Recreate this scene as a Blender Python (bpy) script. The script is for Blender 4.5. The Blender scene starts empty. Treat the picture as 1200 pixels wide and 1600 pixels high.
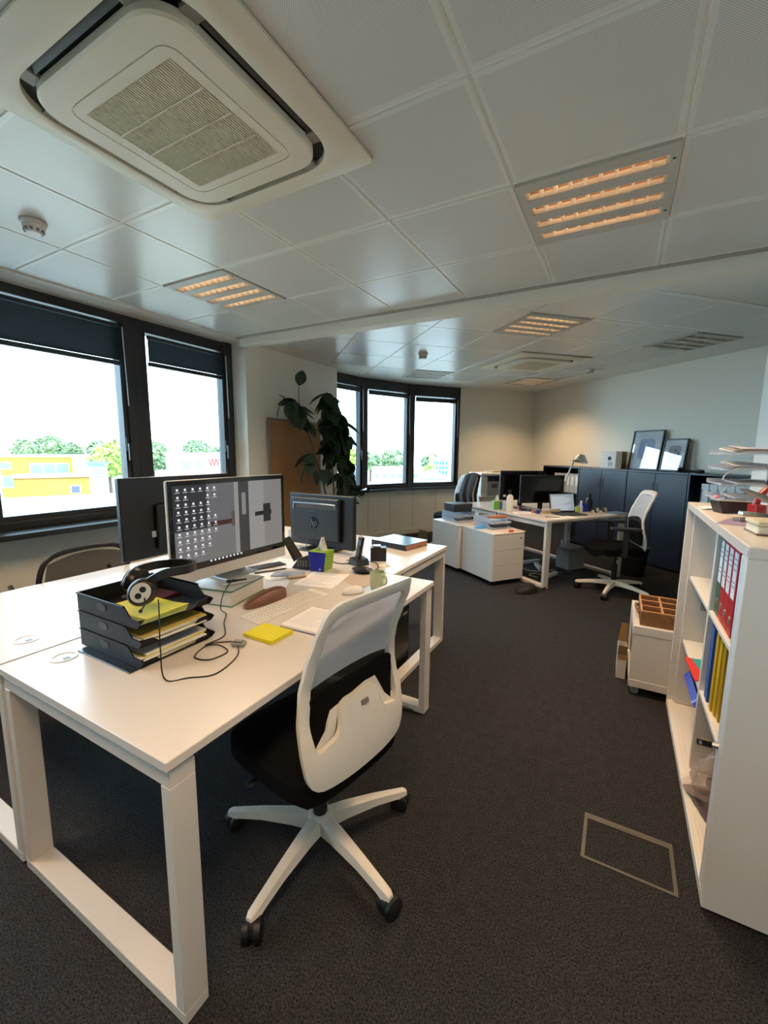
import bpy, bmesh, math, random
from mathutils import Vector, Matrix
random.seed(11)
scene = bpy.context.scene
COL = scene.collection
PI = math.pi

# ------------------------------------------------------------------ camera
CAM_H = 1.42
F_PX, PITCH, ROLL, YAW = 664.25, 0.142701, 0.00952, 0.505649
def _cam_axis(x, y, z):
    cr, sr, cp, sp, cy, sy = math.cos(ROLL), math.sin(ROLL), math.cos(PITCH), math.sin(PITCH), math.cos(YAW), math.sin(YAW)
    x, y = cr*x - sr*y, sr*x + cr*y
    r, fw, u = x, z*cp + y*sp, y*cp - z*sp
    return Vector((r*cy - fw*sy, r*sy + fw*cy, u))
_r, _u, _f = _cam_axis(1, 0, 0), _cam_axis(0, 1, 0), _cam_axis(0, 0, 1)
cam_data = bpy.data.cameras.new('camera')
cam_data.sensor_fit = 'VERTICAL'; cam_data.sensor_height = 36.0; cam_data.sensor_width = 27.0
cam_data.lens = F_PX/1600*36.0
cam_data.clip_start = 0.02; cam_data.clip_end = 2000
cam = bpy.data.objects.new('camera', cam_data); COL.objects.link(cam)
m = Matrix.Identity(4)
for i in range(3):
    m[i][0] = _r[i]; m[i][1] = _u[i]; m[i][2] = -_f[i]
m[0][3], m[1][3], m[2][3] = 0, 0, CAM_H
cam.matrix_world = m
scene.camera = cam

# ------------------------------------------------------------------ light
world = bpy.data.worlds.new('world'); scene.world = world
world.use_nodes = True
bg = world.node_tree.nodes['Background']
bg.inputs[0].default_value = (0.56, 0.79, 1.0, 1)
bg.inputs[1].default_value = 4.2
sun_d = bpy.data.lights.new('sun', 'SUN'); sun_d.energy = 1.2; sun_d.angle = math.radians(0.6); sun_d.color = (1, .95, .86)
sun = bpy.data.objects.new('sun', sun_d); COL.objects.link(sun)
sun.rotation_euler = Vector((-0.62, 0.42, -0.85)).to_track_quat('-Z', 'Y').to_euler()
LAMP_POWER = 6.0            # watts per louvre luminaire, cut off at 60 degrees by the louvre
TUBE_GLOW = 5.0
LAMP_COL = (1.0, 0.69, 0.40)
scene.view_settings.view_transform = 'Standard'
scene.view_settings.look = 'None'
scene.view_settings.exposure = 1.7
scene.view_settings.gamma = 1.0
scene.view_settings.use_curve_mapping = False

# ------------------------------------------------------------------ materials
def lin(c):
    if isinstance(c, str):
        c = [int(c[i:i+2], 16)/255 for i in (0, 2, 4)]
        c = [x/12.92 if x <= .04045 else ((x+.055)/1.055)**2.4 for x in c]
    return tuple(c[:3])
MATS = {}
def mat(name, col, rough=.5, metal=0, spec=.5, emit=0, alpha=1, var=.06, scale=30, bump=0, bscale=200, trans=0, coat=0, emit_col=None):
    if name in MATS: return MATS[name]
    mm = bpy.data.materials.new(name); mm.use_nodes = True
    nt = mm.node_tree; b = nt.nodes['Principled BSDF']
    c = lin(col)
    tc = nt.nodes.new('ShaderNodeTexCoord')
    if var > 0:
        nz = nt.nodes.new('ShaderNodeTexNoise'); nz.inputs['Scale'].default_value = scale; nz.inputs['Detail'].default_value = 3
        nt.links.new(tc.outputs['Object'], nz.inputs['Vector'])
        mx = nt.nodes.new('ShaderNodeMix'); mx.data_type = 'RGBA'
        mx.inputs[6].default_value = (*[x*(1-var) for x in c], 1); mx.inputs[7].default_value = (*[min(1, x*(1+var)) for x in c], 1)
        nt.links.new(nz.outputs['Fac'], mx.inputs[0]); nt.links.new(mx.outputs[2], b.inputs['Base Color'])
    else:
        b.inputs['Base Color'].default_value = (*c, 1)
    b.inputs['Roughness'].default_value = rough; b.inputs['Metallic'].default_value = metal
    b.inputs['Specular IOR Level'].default_value = spec
    b.inputs['Alpha'].default_value = alpha
    b.inputs['Transmission Weight'].default_value = trans
    b.inputs['Coat Weight'].default_value = coat
    if emit:
        b.inputs['Emission Color'].default_value = (*(lin(emit_col) if emit_col else c), 1); b.inputs['Emission Strength'].default_value = emit
    if bump:
        n2 = nt.nodes.new('ShaderNodeTexNoise'); n2.inputs['Scale'].default_value = bscale; n2.inputs['Detail'].default_value = 4
        nt.links.new(tc.outputs['Object'], n2.inputs['Vector'])
        bp = nt.nodes.new('ShaderNodeBump'); bp.inputs['Strength'].default_value = bump; bp.inputs['Distance'].default_value = .004
        nt.links.new(n2.outputs['Fac'], bp.inputs['Height']); nt.links.new(bp.outputs['Normal'], b.inputs['Normal'])
    MATS[name] = mm
    return mm
def clear_mat(name, col=(1, 1, 1), refl=.08, rough=.02, tint=.95):
    """thin clear sheet: straight-through light plus a faint mirror"""
    if name in MATS: return MATS[name]
    mm = bpy.data.materials.new(name); mm.use_nodes = True
    nt = mm.node_tree; out = nt.nodes['Material Output']; nt.nodes.remove(nt.nodes['Principled BSDF'])
    t = nt.nodes.new('ShaderNodeBsdfTransparent'); t.inputs[0].default_value = (*[x*tint for x in col], 1)
    g = nt.nodes.new('ShaderNodeBsdfGlossy'); g.inputs['Roughness'].default_value = rough
    fr = nt.nodes.new('ShaderNodeFresnel'); fr.inputs['IOR'].default_value = 1.35
    ad = nt.nodes.new('ShaderNodeMath'); ad.operation = 'ADD'; ad.inputs[1].default_value = refl*.4; ad.use_clamp = True
    nt.links.new(fr.outputs[0], ad.inputs[0])
    mx = nt.nodes.new('ShaderNodeMixShader'); nt.links.new(ad.outputs[0], mx.inputs[0])
    nt.links.new(t.outputs[0], mx.inputs[1]); nt.links.new(g.outputs[0], mx.inputs[2]); nt.links.new(mx.outputs[0], out.inputs[0])
    MATS[name] = mm
    return mm

def carpet_mat():
    mm = mat('carpet', '26262a', .95, spec=.1, var=0)
    nt = mm.node_tree; b = nt.nodes['Principled BSDF']; tc = nt.nodes['Texture Coordinate']
    n1 = nt.nodes.new('ShaderNodeTexNoise'); n1.inputs['Scale'].default_value = 180; n1.inputs['Detail'].default_value = 6; n1.inputs['Roughness'].default_value = .7
    n2 = nt.nodes.new('ShaderNodeTexNoise'); n2.inputs['Scale'].default_value = 22; n2.inputs['Detail'].default_value = 3
    nt.links.new(tc.outputs['Object'], n1.inputs['Vector']); nt.links.new(tc.outputs['Object'], n2.inputs['Vector'])
    r = nt.nodes.new('ShaderNodeValToRGB')
    r.color_ramp.elements[0].position = .36; r.color_ramp.elements[0].color = (.0045, .0045, .006, 1)
    r.color_ramp.elements[1].position = .68; r.color_ramp.elements[1].color = (.088, .086, .090, 1)
    nt.links.new(n1.outputs['Fac'], r.inputs[0])
    mx = nt.nodes.new('ShaderNodeMix'); mx.data_type = 'RGBA'; mx.blend_type = 'MULTIPLY'; mx.inputs[0].default_value = .45
    nt.links.new(r.outputs[0], mx.inputs[6]); nt.links.new(n2.outputs['Fac'], mx.inputs[7]); nt.links.new(mx.outputs[2], b.inputs['Base Color'])
    bp = nt.nodes.new('ShaderNodeBump'); bp.inputs['Strength'].default_value = .6; bp.inputs['Distance'].default_value = .004
    nt.links.new(n1.outputs['Fac'], bp.inputs['Height']); nt.links.new(bp.outputs['Normal'], b.inputs['Normal'])
    return mm
def tile_mat():
    """satin metal ceiling tile with fine perforation"""
    mm = mat('ceiling_tile_metal', 'c9c8c0', .27, spec=.55, var=0)
    nt = mm.node_tree; b = nt.nodes['Principled BSDF']; tc = nt.nodes['Texture Coordinate']
    sx = nt.nodes.new('ShaderNodeSeparateXYZ'); nt.links.new(tc.outputs['Object'], sx.inputs[0])
    def sine(o):
        a = nt.nodes.new('ShaderNodeMath'); a.operation = 'MULTIPLY'; a.inputs[1].default_value = 2*PI/.0075
        s = nt.nodes.new('ShaderNodeMath'); s.operation = 'SINE'
        nt.links.new(sx.outputs[o], a.inputs[0]); nt.links.new(a.outputs[0], s.inputs[0]); return s
    p = nt.nodes.new('ShaderNodeMath'); p.operation = 'MULTIPLY'
    nt.links.new(sine(0).outputs[0], p.inputs[0]); nt.links.new(sine(1).outputs[0], p.inputs[1])
    # plain rim of 14 mm around the perforated field
    g = nt.nodes.new('ShaderNodeMath'); g.operation = 'GREATER_THAN'; g.inputs[1].default_value = .32
    nt.links.new(p.outputs[0], g.inputs[0])
    mk = g
    for o in (0, 1):
        a = nt.nodes.new('ShaderNodeMath'); a.operation = 'ABSOLUTE'; nt.links.new(sx.outputs[o], a.inputs[0])
        l = nt.nodes.new('ShaderNodeMath'); l.operation = 'LESS_THAN'; l.inputs[1].default_value = .275; nt.links.new(a.outputs[0], l.inputs[0])
        q = nt.nodes.new('ShaderNodeMath'); q.operation = 'MULTIPLY'; nt.links.new(mk.outputs[0], q.inputs[0]); nt.links.new(l.outputs[0], q.inputs[1]); mk = q
    mx = nt.nodes.new('ShaderNodeMix'); mx.data_type = 'RGBA'
    mx.inputs[6].default_value = (*lin('d6d5cc'), 1); mx.inputs[7].default_value = (*lin('a3a29c'), 1)
    nt.links.new(mk.outputs[0], mx.inputs[0]); nt.links.new(mx.outputs[2], b.inputs['Base Color'])
    return mm
def weave_mat():
    mm = mat('wicker', '8a5632', .6, var=0)
    nt = mm.node_tree; b = nt.nodes['Principled BSDF']; tc = nt.nodes['Texture Coordinate']
    w = nt.nodes.new('ShaderNodeTexWave'); w.inputs['Scale'].default_value = 55; w.inputs['Distortion'].default_value = 6; w.inputs['Detail'].default_value = 2
    w.bands_direction = 'DIAGONAL'
    nt.links.new(tc.outputs['Object'], w.inputs['Vector'])
    r = nt.nodes.new('ShaderNodeValToRGB'); r.color_ramp.elements[0].color = (*lin('4a2a16'), 1); r.color_ramp.elements[1].color = (*lin('b57f4e'), 1)
    nt.links.new(w.outputs['Fac'], r.inputs[0]); nt.links.new(r.outputs[0], b.inputs['Base Color'])
    bp = nt.nodes.new('ShaderNodeBump'); bp.inputs['Strength'].default_value = .8; bp.inputs['Distance'].default_value = .004
    nt.links.new(w.outputs['Fac'], bp.inputs['Height']); nt.links.new(bp.outputs['Normal'], b.inputs['Normal'])
    return mm
def leaf_mat(name, a, b_, sc=6):
    mm = mat(name, a, .38, var=0); nt = mm.node_tree; b = nt.nodes['Principled BSDF']; tc = nt.nodes['Texture Coordinate']
    n = nt.nodes.new('ShaderNodeTexNoise'); n.inputs['Scale'].default_value = sc; n.inputs['Detail'].default_value = 5
    nt.links.new(tc.outputs['Object'], n.inputs['Vector'])
    r = nt.nodes.new('ShaderNodeValToRGB'); r.color_ramp.elements[0].position = .38; r.color_ramp.elements[1].position = .62
    r.color_ramp.elements[0].color = (*lin(a), 1); r.color_ramp.elements[1].color = (*lin(b_), 1)
    nt.links.new(n.outputs['Fac'], r.inputs[0]); nt.links.new(r.outputs[0], b.inputs['Base Color'])
    return mm

# ------------------------------------------------------------------ mesh builder
def catmull(pts, n=6, closed=False):
    pts = [Vector(p) for p in pts]; out = []; L = len(pts)
    for i in range(L if closed else L-1):
        p0 = pts[(i-1) % L] if closed or i > 0 else pts[0]
        p1 = pts[i]; p2 = pts[(i+1) % L]; p3 = pts[(i+2) % L] if closed or i+2 < L else pts[-1]
        for k in range(n):
            t = k/n
            out.append(.5*((2*p1)+(p2-p0)*t+(2*p0-5*p1+4*p2-p3)*t*t+(3*p1-p0-3*p2+p3)*t**3))
    if not closed: out.append(pts[-1])
    return out
def rr(w, h, r, n=6, cx=0, cy=0):
    """rounded rectangle loop"""
    out = []
    for (sx, sy, a0) in ((1, -1, -90), (1, 1, 0), (-1, 1, 90), (-1, -1, 180)):
        for k in range(n+1):
            a = math.radians(a0+90*k/n)
            out.append((cx+sx*(w/2-r)+r*math.cos(a), cy+sy*(h/2-r)+r*math.sin(a)))
    return out
def resample(loop, n):
    P = [Vector(p) for p in loop]; P.append(P[0]); d = [0]
    for a, b in zip(P, P[1:]): d.append(d[-1]+(b-a).length)
    out = []; j = 0
    for k in range(n):
        s = d[-1]*k/n
        while d[j+1] < s: j += 1
        t = (s-d[j])/max(1e-9, d[j+1]-d[j]); out.append(P[j].lerp(P[j+1], t))
    return out
class G:
    def __init__(self): self.v = []; self.f = []; self.s = []
    def add(self, vs, fs, smooth=False):
        o = len(self.v); self.v += [tuple(p) for p in vs]
        for f in fs: self.f.append([i+o for i in f]); self.s.append(smooth)
        return self
    def box(self, x0, x1, y0, y1, z0, z1):
        vs = [(x, y, z) for z in (z0, z1) for (x, y) in ((x0, y0), (x1, y0), (x1, y1), (x0, y1))]
        return self.add(vs, [(0, 3, 2, 1), (4, 5, 6, 7), (0, 1, 5, 4), (1, 2, 6, 5), (2, 3, 7, 6), (3, 0, 4, 7)])
    def obox(self, c, size, mx=None):
        h = [s/2 for s in size]; g = G().box(-h[0], h[0], -h[1], h[1], -h[2], h[2])
        mx = mx if mx is not None else Matrix.Identity(3)
        return self.add([Vector(c)+mx@Vector(p) for p in g.v], g.f)
    def rbox(self, x0, x1, y0, y1, z0, z1, r=.004, seg=2):
        bm = bmesh.new(); bmesh.ops.create_cube(bm, size=1)
        for v in bm.verts: v.co = Vector(((x0+x1)/2+v.co.x*(x1-x0), (y0+y1)/2+v.co.y*(y1-y0), (z0+z1)/2+v.co.z*(z1-z0)))
        r = min(r, .49*min(x1-x0, y1-y0, z1-z0))
        bmesh.ops.bevel(bm, geom=bm.edges[:], offset=r, segments=seg, affect='EDGES', profile=.5)
        bm.verts.index_update(); self.add([v.co for v in bm.verts], [[v.index for v in f.verts] for f in bm.faces], False); bm.free()
        return self
    def cyl(self, p0, p1, r0, r1=None, n=14, caps=True, smooth=True):
        p0, p1 = Vector(p0), Vector(p1); r1 = r0 if r1 is None else r1
        d = (p1-p0).normalized(); a = d.orthogonal().normalized(); b = d.cross(a)
        vs = [p+r*(a*math.cos(2*PI*k/n)+b*math.sin(2*PI*k/n)) for p, r in ((p0, r0), (p1, r1)) for k in range(n)]
        self.add(vs, [(k, (k+1) % n, n+(k+1) % n, n+k) for k in range(n)], smooth)
        if caps: self.add(vs, [list(range(n))[::-1], list(range(n, 2*n))])
        return self
    def tube(self, path, r, n=6, closed=False, smooth=True):
        P = [Vector(p) for p in path]; L = len(P); R = r if isinstance(r, (list, tuple)) else [r]*L
        vs = []; up = None
        for i, p in enumerate(P):
            t = (P[(i+1) % L]-P[i-1]) if closed else (P[min(i+1, L-1)]-P[max(i-1, 0)])
            t.normalize()
            if up is None: up = t.orthogonal().normalized()
            up = (up-t*up.dot(t))
            up = up.normalized() if up.length > 1e-6 else t.orthogonal().normalized()
            b = t.cross(up)
            vs += [p+R[i]*(up*math.cos(2*PI*k/n)+b*math.sin(2*PI*k/n)) for k in range(n)]
        fs = []
        for i in range(L if closed else L-1):
            j = (i+1) % L
            fs += [(i*n+k, i*n+(k+1) % n, j*n+(k+1) % n, j*n+k) for k in range(n)]
        self.add(vs, fs, smooth)
        if not closed: self.add(vs, [list(range(n))[::-1], list(range((L-1)*n, L*n))])
        return self
    def lathe(self, prof, n=20, c=(0, 0, 0), mx=None, smooth=True, sx=1, sy=1):
        vs = []
        for r, z in prof:
            for k in range(n):
                p = Vector((sx*r*math.cos(2*PI*k/n), sy*r*math.sin(2*PI*k/n), z))
                if mx is not None: p = mx@p
                vs.append(p+Vector(c))
        fs = [(i*n+k, i*n+(k+1) % n, (i+1)*n+(k+1) % n, (i+1)*n+k) for i in range(len(prof)-1) for k in range(n)]
        self.add(vs, fs, smooth)
        if prof[0][0] > 1e-6: self.add(vs[:n], [list(range(n))[::-1]])
        if prof[-1][0] > 1e-6: self.add(vs[-n:], [list(range(n))])
        return self
    def prism(self, poly, a, b, axis='z'):
        def P(p, h): return {'z': (p[0], p[1], h), 'x': (h, p[0], p[1]), 'y': (p[0], h, p[1])}[axis]
        n = len(poly); vs = [P(p, a) for p in poly]+[P(p, b) for p in poly]
        return self.add(vs, [list(range(n))[::-1], list(range(n, 2*n))]+[(k, (k+1) % n, n+(k+1) % n, n+k) for k in range(n)])
    def ring(self, lo, li, z0, z1, n=None, f3=None):
        """flat ring between two loops (equal counts after resampling), thickness z0..z1; f3 maps (a,b,z)->xyz"""
        if n: lo = resample(lo, n); li = resample(li, n)
        n = len(lo); f3 = f3 or (lambda a, b, z: (a, b, z))
        vs = [f3(p[0], p[1], z) for z in (z0, z1) for L in (lo, li) for p in L]
        fs = []
        for k in range(n):
            j = (k+1) % n
            fs += [(k, n+k, n+j, j), (2*n+k, 2*n+j, 3*n+j, 3*n+k), (k, j, 2*n+j, 2*n+k), (n+k, 3*n+k, 3*n+j, n+j)]
        return self.add(vs, fs)
    def surf(self, fn, nu, nv, smooth=True, thick=None):
        vs = [fn(i/nu, j/nv) for j in range(nv+1) for i in range(nu+1)]
        fs = [(j*(nu+1)+i, j*(nu+1)+i+1, (j+1)*(nu+1)+i+1, (j+1)*(nu+1)+i) for j in range(nv) for i in range(nu)]
        self.add(vs, fs, smooth)
        if thick:
            t = Vector(thick); v2 = [Vector(p)+t for p in vs]
            self.add(v2, [f[::-1] for f in fs], smooth)
            edge = [i for i in range(nu+1)]+[j*(nu+1)+nu for j in range(1, nv+1)]+[nv*(nu+1)+i for i in range(nu-1, -1, -1)]+[j*(nu+1) for j in range(nv-1, 0, -1)]
            m_ = len(edge); vv = [vs[i] for i in edge]+[v2[i] for i in edge]
            self.add(vv, [(k, m_+k, m_+(k+1) % m_, (k+1) % m_) for k in range(m_)])
        return self
    def ball(self, c, r, nu=14, nv=9, mx=None):
        r = r if isinstance(r, (tuple, list)) else (r, r, r)
        def fn(a, b):
            t = PI*(b-.5); p = Vector((r[0]*math.cos(t)*math.cos(2*PI*a), r[1]*math.cos(t)*math.sin(2*PI*a), r[2]*math.sin(t)))
            return Vector(c)+((mx@p) if mx is not None else p)
        return self.surf(fn, nu, nv)
    def build(self, name, material, parent=None, loc=None, rz=0, kind=None, rot=None):
        me = bpy.data.meshes.new(name); me.from_pydata(self.v, [], self.f)
        bm = bmesh.new(); bm.from_mesh(me)
        bmesh.ops.remove_doubles(bm, verts=bm.verts, dist=1e-6)
        bmesh.ops.recalc_face_normals(bm, faces=bm.faces); bm.to_mesh(me); bm.free()
        if any(self.s):
            me.polygons.foreach_set('use_smooth', [True]*len(me.polygons)) if all(self.s) else None
            if not all(self.s):
                me.polygons.foreach_set('use_smooth', [True]*len(me.polygons)); me.set_sharp_from_angle(angle=math.radians(35))
            else: me.set_sharp_from_angle(angle=math.radians(50))
        me.materials.append(material)
        o = bpy.data.objects.new(name, me); COL.objects.link(o)
        if parent: o.parent = parent
        if loc: o.location = loc
        if rz: o.rotation_euler[2] = rz
        if rot: o.rotation_euler = rot
        if kind: o['kind'] = kind
        return o
def tag(o, label, cat, group=None):
    o['label'] = label; o['category'] = cat
    if group: o['group'] = group
    return o
def thing(name, label, cat, loc=(0, 0, 0), rz=0, group=None, kind=None):
    o = bpy.data.objects.new(name, None); COL.objects.link(o)
    o.location = loc; o.rotation_euler = (0, 0, rz); o.empty_display_size = .05
    if kind: o['kind'] = kind; o['label'] = label
    else: tag(o, label, cat, group)
    return o
def share(src, parent, loc, rot=(0, 0, 0), scale=None, name=None):
    o = src.copy(); COL.objects.link(o); o.parent = parent; o.location = loc; o.rotation_euler = rot
    if scale: o.scale = scale
    if name: o.name = name
    return o
def rotm(axis, deg): return Matrix.Rotation(math.radians(deg), 3, axis)
def text_mesh(g, s, size, place, depth=.0008):
    """flat lettering, added to builder g; place maps (x, y, h) to xyz"""
    cu = bpy.data.curves.new('t', 'FONT'); cu.body = s; cu.size = size; cu.align_x = 'CENTER'; cu.align_y = 'CENTER'; cu.extrude = depth; cu.resolution_u = 3
    ob = bpy.data.objects.new('t', cu); me = ob.to_mesh()
    g.add([place(v.co.x, v.co.y, v.co.z) for v in me.vertices], [list(p.vertices) for p in me.polygons])
    ob.to_mesh_clear(); bpy.data.objects.remove(ob); bpy.data.curves.remove(cu)
A = math.radians(45.72)           # the far wing is turned 45.7 degrees
def UV(u, v): return (u*math.cos(A)-v*math.sin(A), u*math.sin(A)+v*math.cos(A))

# shared materials
white_lam = mat('white_laminate', 'd8cfc7', .27, var=.02)
white_metal = mat('white_powder_coat', 'd2c9c0', .4, var=.02)
white_pl = mat('white_plastic', 'e4dfd8', .4, var=.02)
black_pl = mat('black_plastic', '141416', .4, var=.15)
dark_pl = mat('charcoal_plastic', '2a2c31', .45, var=.1)
paper_w = mat('paper_white', 'e9e5e2', .8, var=.03)
chrome = mat('brushed_steel', 'b9bbbd', .3, metal=.9)
clear_pl = mat('clear_acrylic', 'cfdaea', .12, alpha=.38, var=.02)
# ================================================================== STRUCTURE
HC = 2.54
wall_m = mat('painted_wall', 'e9e5d8', .85, spec=.25, var=.02, scale=4, bump=.08, bscale=500)
wall_trim = mat('painted_trim', 'ddd9cf', .6, var=.02)
frame_m = mat('anthracite_window_frame', '24282c', .42, var=.05)
sill_m = mat('slate_sill', '25282e', .3, var=.12, scale=60)
glass_m = clear_mat('window_glass', (.97, 1, .99), .06, 0, .97)
blind_m = mat('dark_blind_slat', '1b252d', .45, var=.05)
rail_m = mat('blind_rail', '2b3238', .3, metal=.3)
wand_m = mat('clear_wand', 'c9d2da', .2, var=0)
base_m = mat('baseboard_paint', 'cfc8b8', .6, var=.02)
def struct(o, label=None):
    o['kind'] = 'structure'
    if label: o['label'] = label
    return o

# ---- floor
U_R, V_B = 5.12, 7.10            # right wall and back wall of the far wing
R_BAY, BX, BY = 3.91, -3.80, 4.68
def bay(deg, off=0):
    t = math.radians(deg); r = R_BAY-off
    return (BX+R_BAY-r*math.cos(t), BY+r*math.sin(t))
BAY_T = [2.8, 17.1, 31.4, 45.7]
struct(G().box(-4.1, 4.2, -3.4, 9.2, -.25, 0).build('floor', carpet_mat()), 'dark charcoal carpet floor')
fl = bpy.data.objects['floor']
# flush floor outlet hatch let into the carpet
hm = mat('hatch_metal', '625d57', .5, metal=.4, var=.1, scale=80)
hz = G(); hx0, hx1, hy0, hy1 = -.02, .270, 1.50, 1.715
for b in ((hx0, hx1, hy0, hy0+.010), (hx0, hx1, hy1-.026, hy1), (hx0, hx0+.012, hy0+.010, hy1-.026), (hx1-.012, hx1, hy0+.010, hy1-.026)):
    hz.box(*b, -.001, .003)
o = hz.build('hatch_frame', hm, fl); o['label'] = 'metal rim of a flush floor outlet hatch'
G().box(.085, .165, hy1-.020, hy1-.008, .003, .0045).build('hatch_grip', hm, fl)

# ---- ceiling slab with separate metal tiles
struct(G().box(-4.3, 4.4, -3.6, 9.4, HC+.09, HC+.30).build('roof_slab', mat('slab_concrete', '8f8d88', .8)), 'concrete slab above the ceiling')
tm = tile_mat()
PX, PY = .594, .602
AC1 = (-1.393, 1.095, .94)
LIGHTS_NEAR = [(-.193, 2.285, 1), (-2.569, 2.285, 1), (-.193, -.123, 1), (-2.569, -.123, 1), (-.193, -2.53, 0), (-2.569, -2.53, 0)]
gap = .008
LIGHTS_FAR = [(2.46, 3.42, 1), (4.25, 3.42, 0), (2.46, 6.03, 0), (4.25, 6.03, 1)]
from mathutils.geometry import delaunay_2d_cdt
def _sq(x, y, rz, h=.292):
    c, s_ = math.cos(rz), math.sin(rz); return [Vector((x+a*h*c-b*h*s_, y+a*h*s_+b*h*c)) for a, b in ((-1, -1), (1, -1), (1, 1), (-1, 1))]
holes = [_sq(l[0], l[1], 0) for l in LIGHTS_NEAR]+[_sq(*UV(l[0], l[1]), A) for l in LIGHTS_FAR]
pts = [Vector(p) for p in ((-4.3, -3.6), (4.4, -3.6), (4.4, 9.4), (-4.3, 9.4))]; eds = [(0, 1), (1, 2), (2, 3), (3, 0)]
for h_ in holes:
    n0 = len(pts); pts += h_; eds += [(n0+k, n0+(k+1) % 4) for k in range(4)]
cv, ce, cf, _, _, _ = delaunay_2d_cdt(pts, eds, [], 0, 1e-5)
def _in(p, h_): return all((h_[(k+1) % 4]-h_[k]).cross(p-h_[k]) > 0 for k in range(4))
fs_ = [f for f in cf if not any(_in(sum((cv[i] for i in f), Vector((0, 0)))/len(f), h_) for h_ in holes)]
slab = struct(G().add([(p.x, p.y, HC) for p in cv], fs_).build('ceiling', mat('ceiling_plaster', 'deddd4', .5, var=.02)), 'suspended ceiling of perforated metal tiles')
def tile(w, h, name='ceiling_tile'):
    g = G(); e = .003
    vs = [(-w/2, -h/2, 0), (w/2, -h/2, 0), (w/2, h/2, 0), (-w/2, h/2, 0), (-w/2+e, -h/2+e, -.005), (w/2-e, -h/2+e, -.005), (w/2-e, h/2-e, -.005), (-w/2+e, h/2-e, -.005)]
    g.add(vs, [(7, 6, 5, 4), (0, 1, 5, 4), (1, 2, 6, 5), (2, 3, 7, 6), (3, 0, 4, 7)])
    return g
t0 = tile(PX-gap, PY-gap).build('ceiling_tile', tm, slab); first = True
for i in range(-6, 2):
    for j in range(-8, 3):
        cx, cy = .104+PX*(i+.5), 1.98+PY*(j+.5)
        if cx > .80 or cx < -3.55 or cy > 3.22 or cy < -3.0: continue
        if any(abs(cx-l[0]) < .1 and abs(cy-l[1]) < .1 for l in LIGHTS_NEAR): continue
        if first: t0.location = (cx, cy, HC); first = False
        else: share(t0, slab, (cx, cy, HC))
PU, PV = .597, .652
AC2 = (3.37, 4.78, .96)
t2 = tile(PU-gap, PV-gap).build('ceiling_tile', tm, slab); first = True
def in_far(x, y):
    u = x*math.cos(A)+y*math.sin(A); v = -x*math.sin(A)+y*math.cos(A)
    if y < 3.36 or u > U_R-.1 or v > V_B-.12: return False
    if x > .78 and y < 3.95: return False
    if y < 5.0: return x > -3.5
    th = math.degrees(math.atan2(y-BY, BX+R_BAY-x)); r = math.hypot(BX+R_BAY-x, y-BY)
    return r < R_BAY-.22
for i in range(-9, 5):
    for j in range(-4, 7):
        u, v = 2.76+PU*(i-.5), 3.095+PV*(j+.5)
        corners = [UV(u+a*PU/2, v+b*PV/2) for a in (-1, 1) for b in (-1, 1)]
        if not all(in_far(*c) for c in corners):
            if not (all(in_far(*c) or (3.23 < c[1] < 3.4 or c[1] <= 3.36) for c in corners) and any(in_far(*c) for c in corners)): continue
            # tile cut by the beam
            poly = [UV(u+a*(PU-gap)/2, v+b*(PV-gap)/2) for a, b in ((-1, -1), (1, -1), (1, 1), (-1, 1))]
            out = []
            for k in range(4):
                p, q = poly[k], poly[(k+1) % 4]
                if p[1] >= 3.36: out.append(p)
                if (p[1]-3.36)*(q[1]-3.36) < 0:
                    s = (3.36-p[1])/(q[1]-p[1]); out.append((p[0]+s*(q[0]-p[0]), 3.36))
            if len(out) < 3 or min(c[0] for c in out) < -3.55: continue
            if max(c[0] for c in out) > .78 and min(c[1] for c in out) < 3.95: continue
            G().prism(out, HC-.005, HC).build('ceiling_tile', tm, slab); continue
        if any(abs(u-l[0]) < .12 and abs(v-l[1]) < .12 for l in LIGHTS_FAR): continue
        x, y = UV(u, v)
        if first: t2.location = (x, y, HC); t2.rotation_euler[2] = A; first = False
        else: share(t2, slab, (x, y, HC), (0, 0, A))
# perimeter shadow channel along the windows and the beam
struct(G().box(-3.79, -3.50, -3.2, 3.23, HC-.012, HC).build('trim_1', wall_trim), 'plain ceiling edge along the window wall')
bm_ = G().box(-3.5, .80, 3.24, 3.36, HC-.075, HC)
struct(bm_.build('trim_2', mat('beam_paint', 'e2ddcf', .6, var=.02)), 'shallow cream ceiling beam crossing the room')
struct(G().box(-3.5, .80, 3.19, 3.238, HC-.006, HC).build('trim_3', mat('grey_channel', '9b988f', .5)), 'grey channel in front of the ceiling beam')

# ---- left wall, pier, windows
wl = G().box(-4.0, -3.63, -3.2, 3.37, 0, .80).box(-4.0, -3.63, -3.2, -2.25, .80, HC)
struct(wl.build('wall_left', wall_m), 'cream wall below the window band')
struct(G().box(-4.0, -3.56, 3.37, 5.04, 0, HC).build('wall_pier', wall_m), 'cream wall between the window band and the curved bay')
struct(G().box(-3.84, -3.52, -2.25, 3.368, .80, .838).build('trim_4', sill_m), 'dark window sill along the left windows')
struct(G().box(-3.63, -3.612, -3.2, 3.37, 0, .09).build('baseboard_left', base_m), 'pale baseboard under the left windows')
struct(G().box(-3.56, -3.545, 3.37, 5.04, 0, .09).build('baseboard_pier', base_m), 'pale baseboard of the pier wall')

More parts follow.
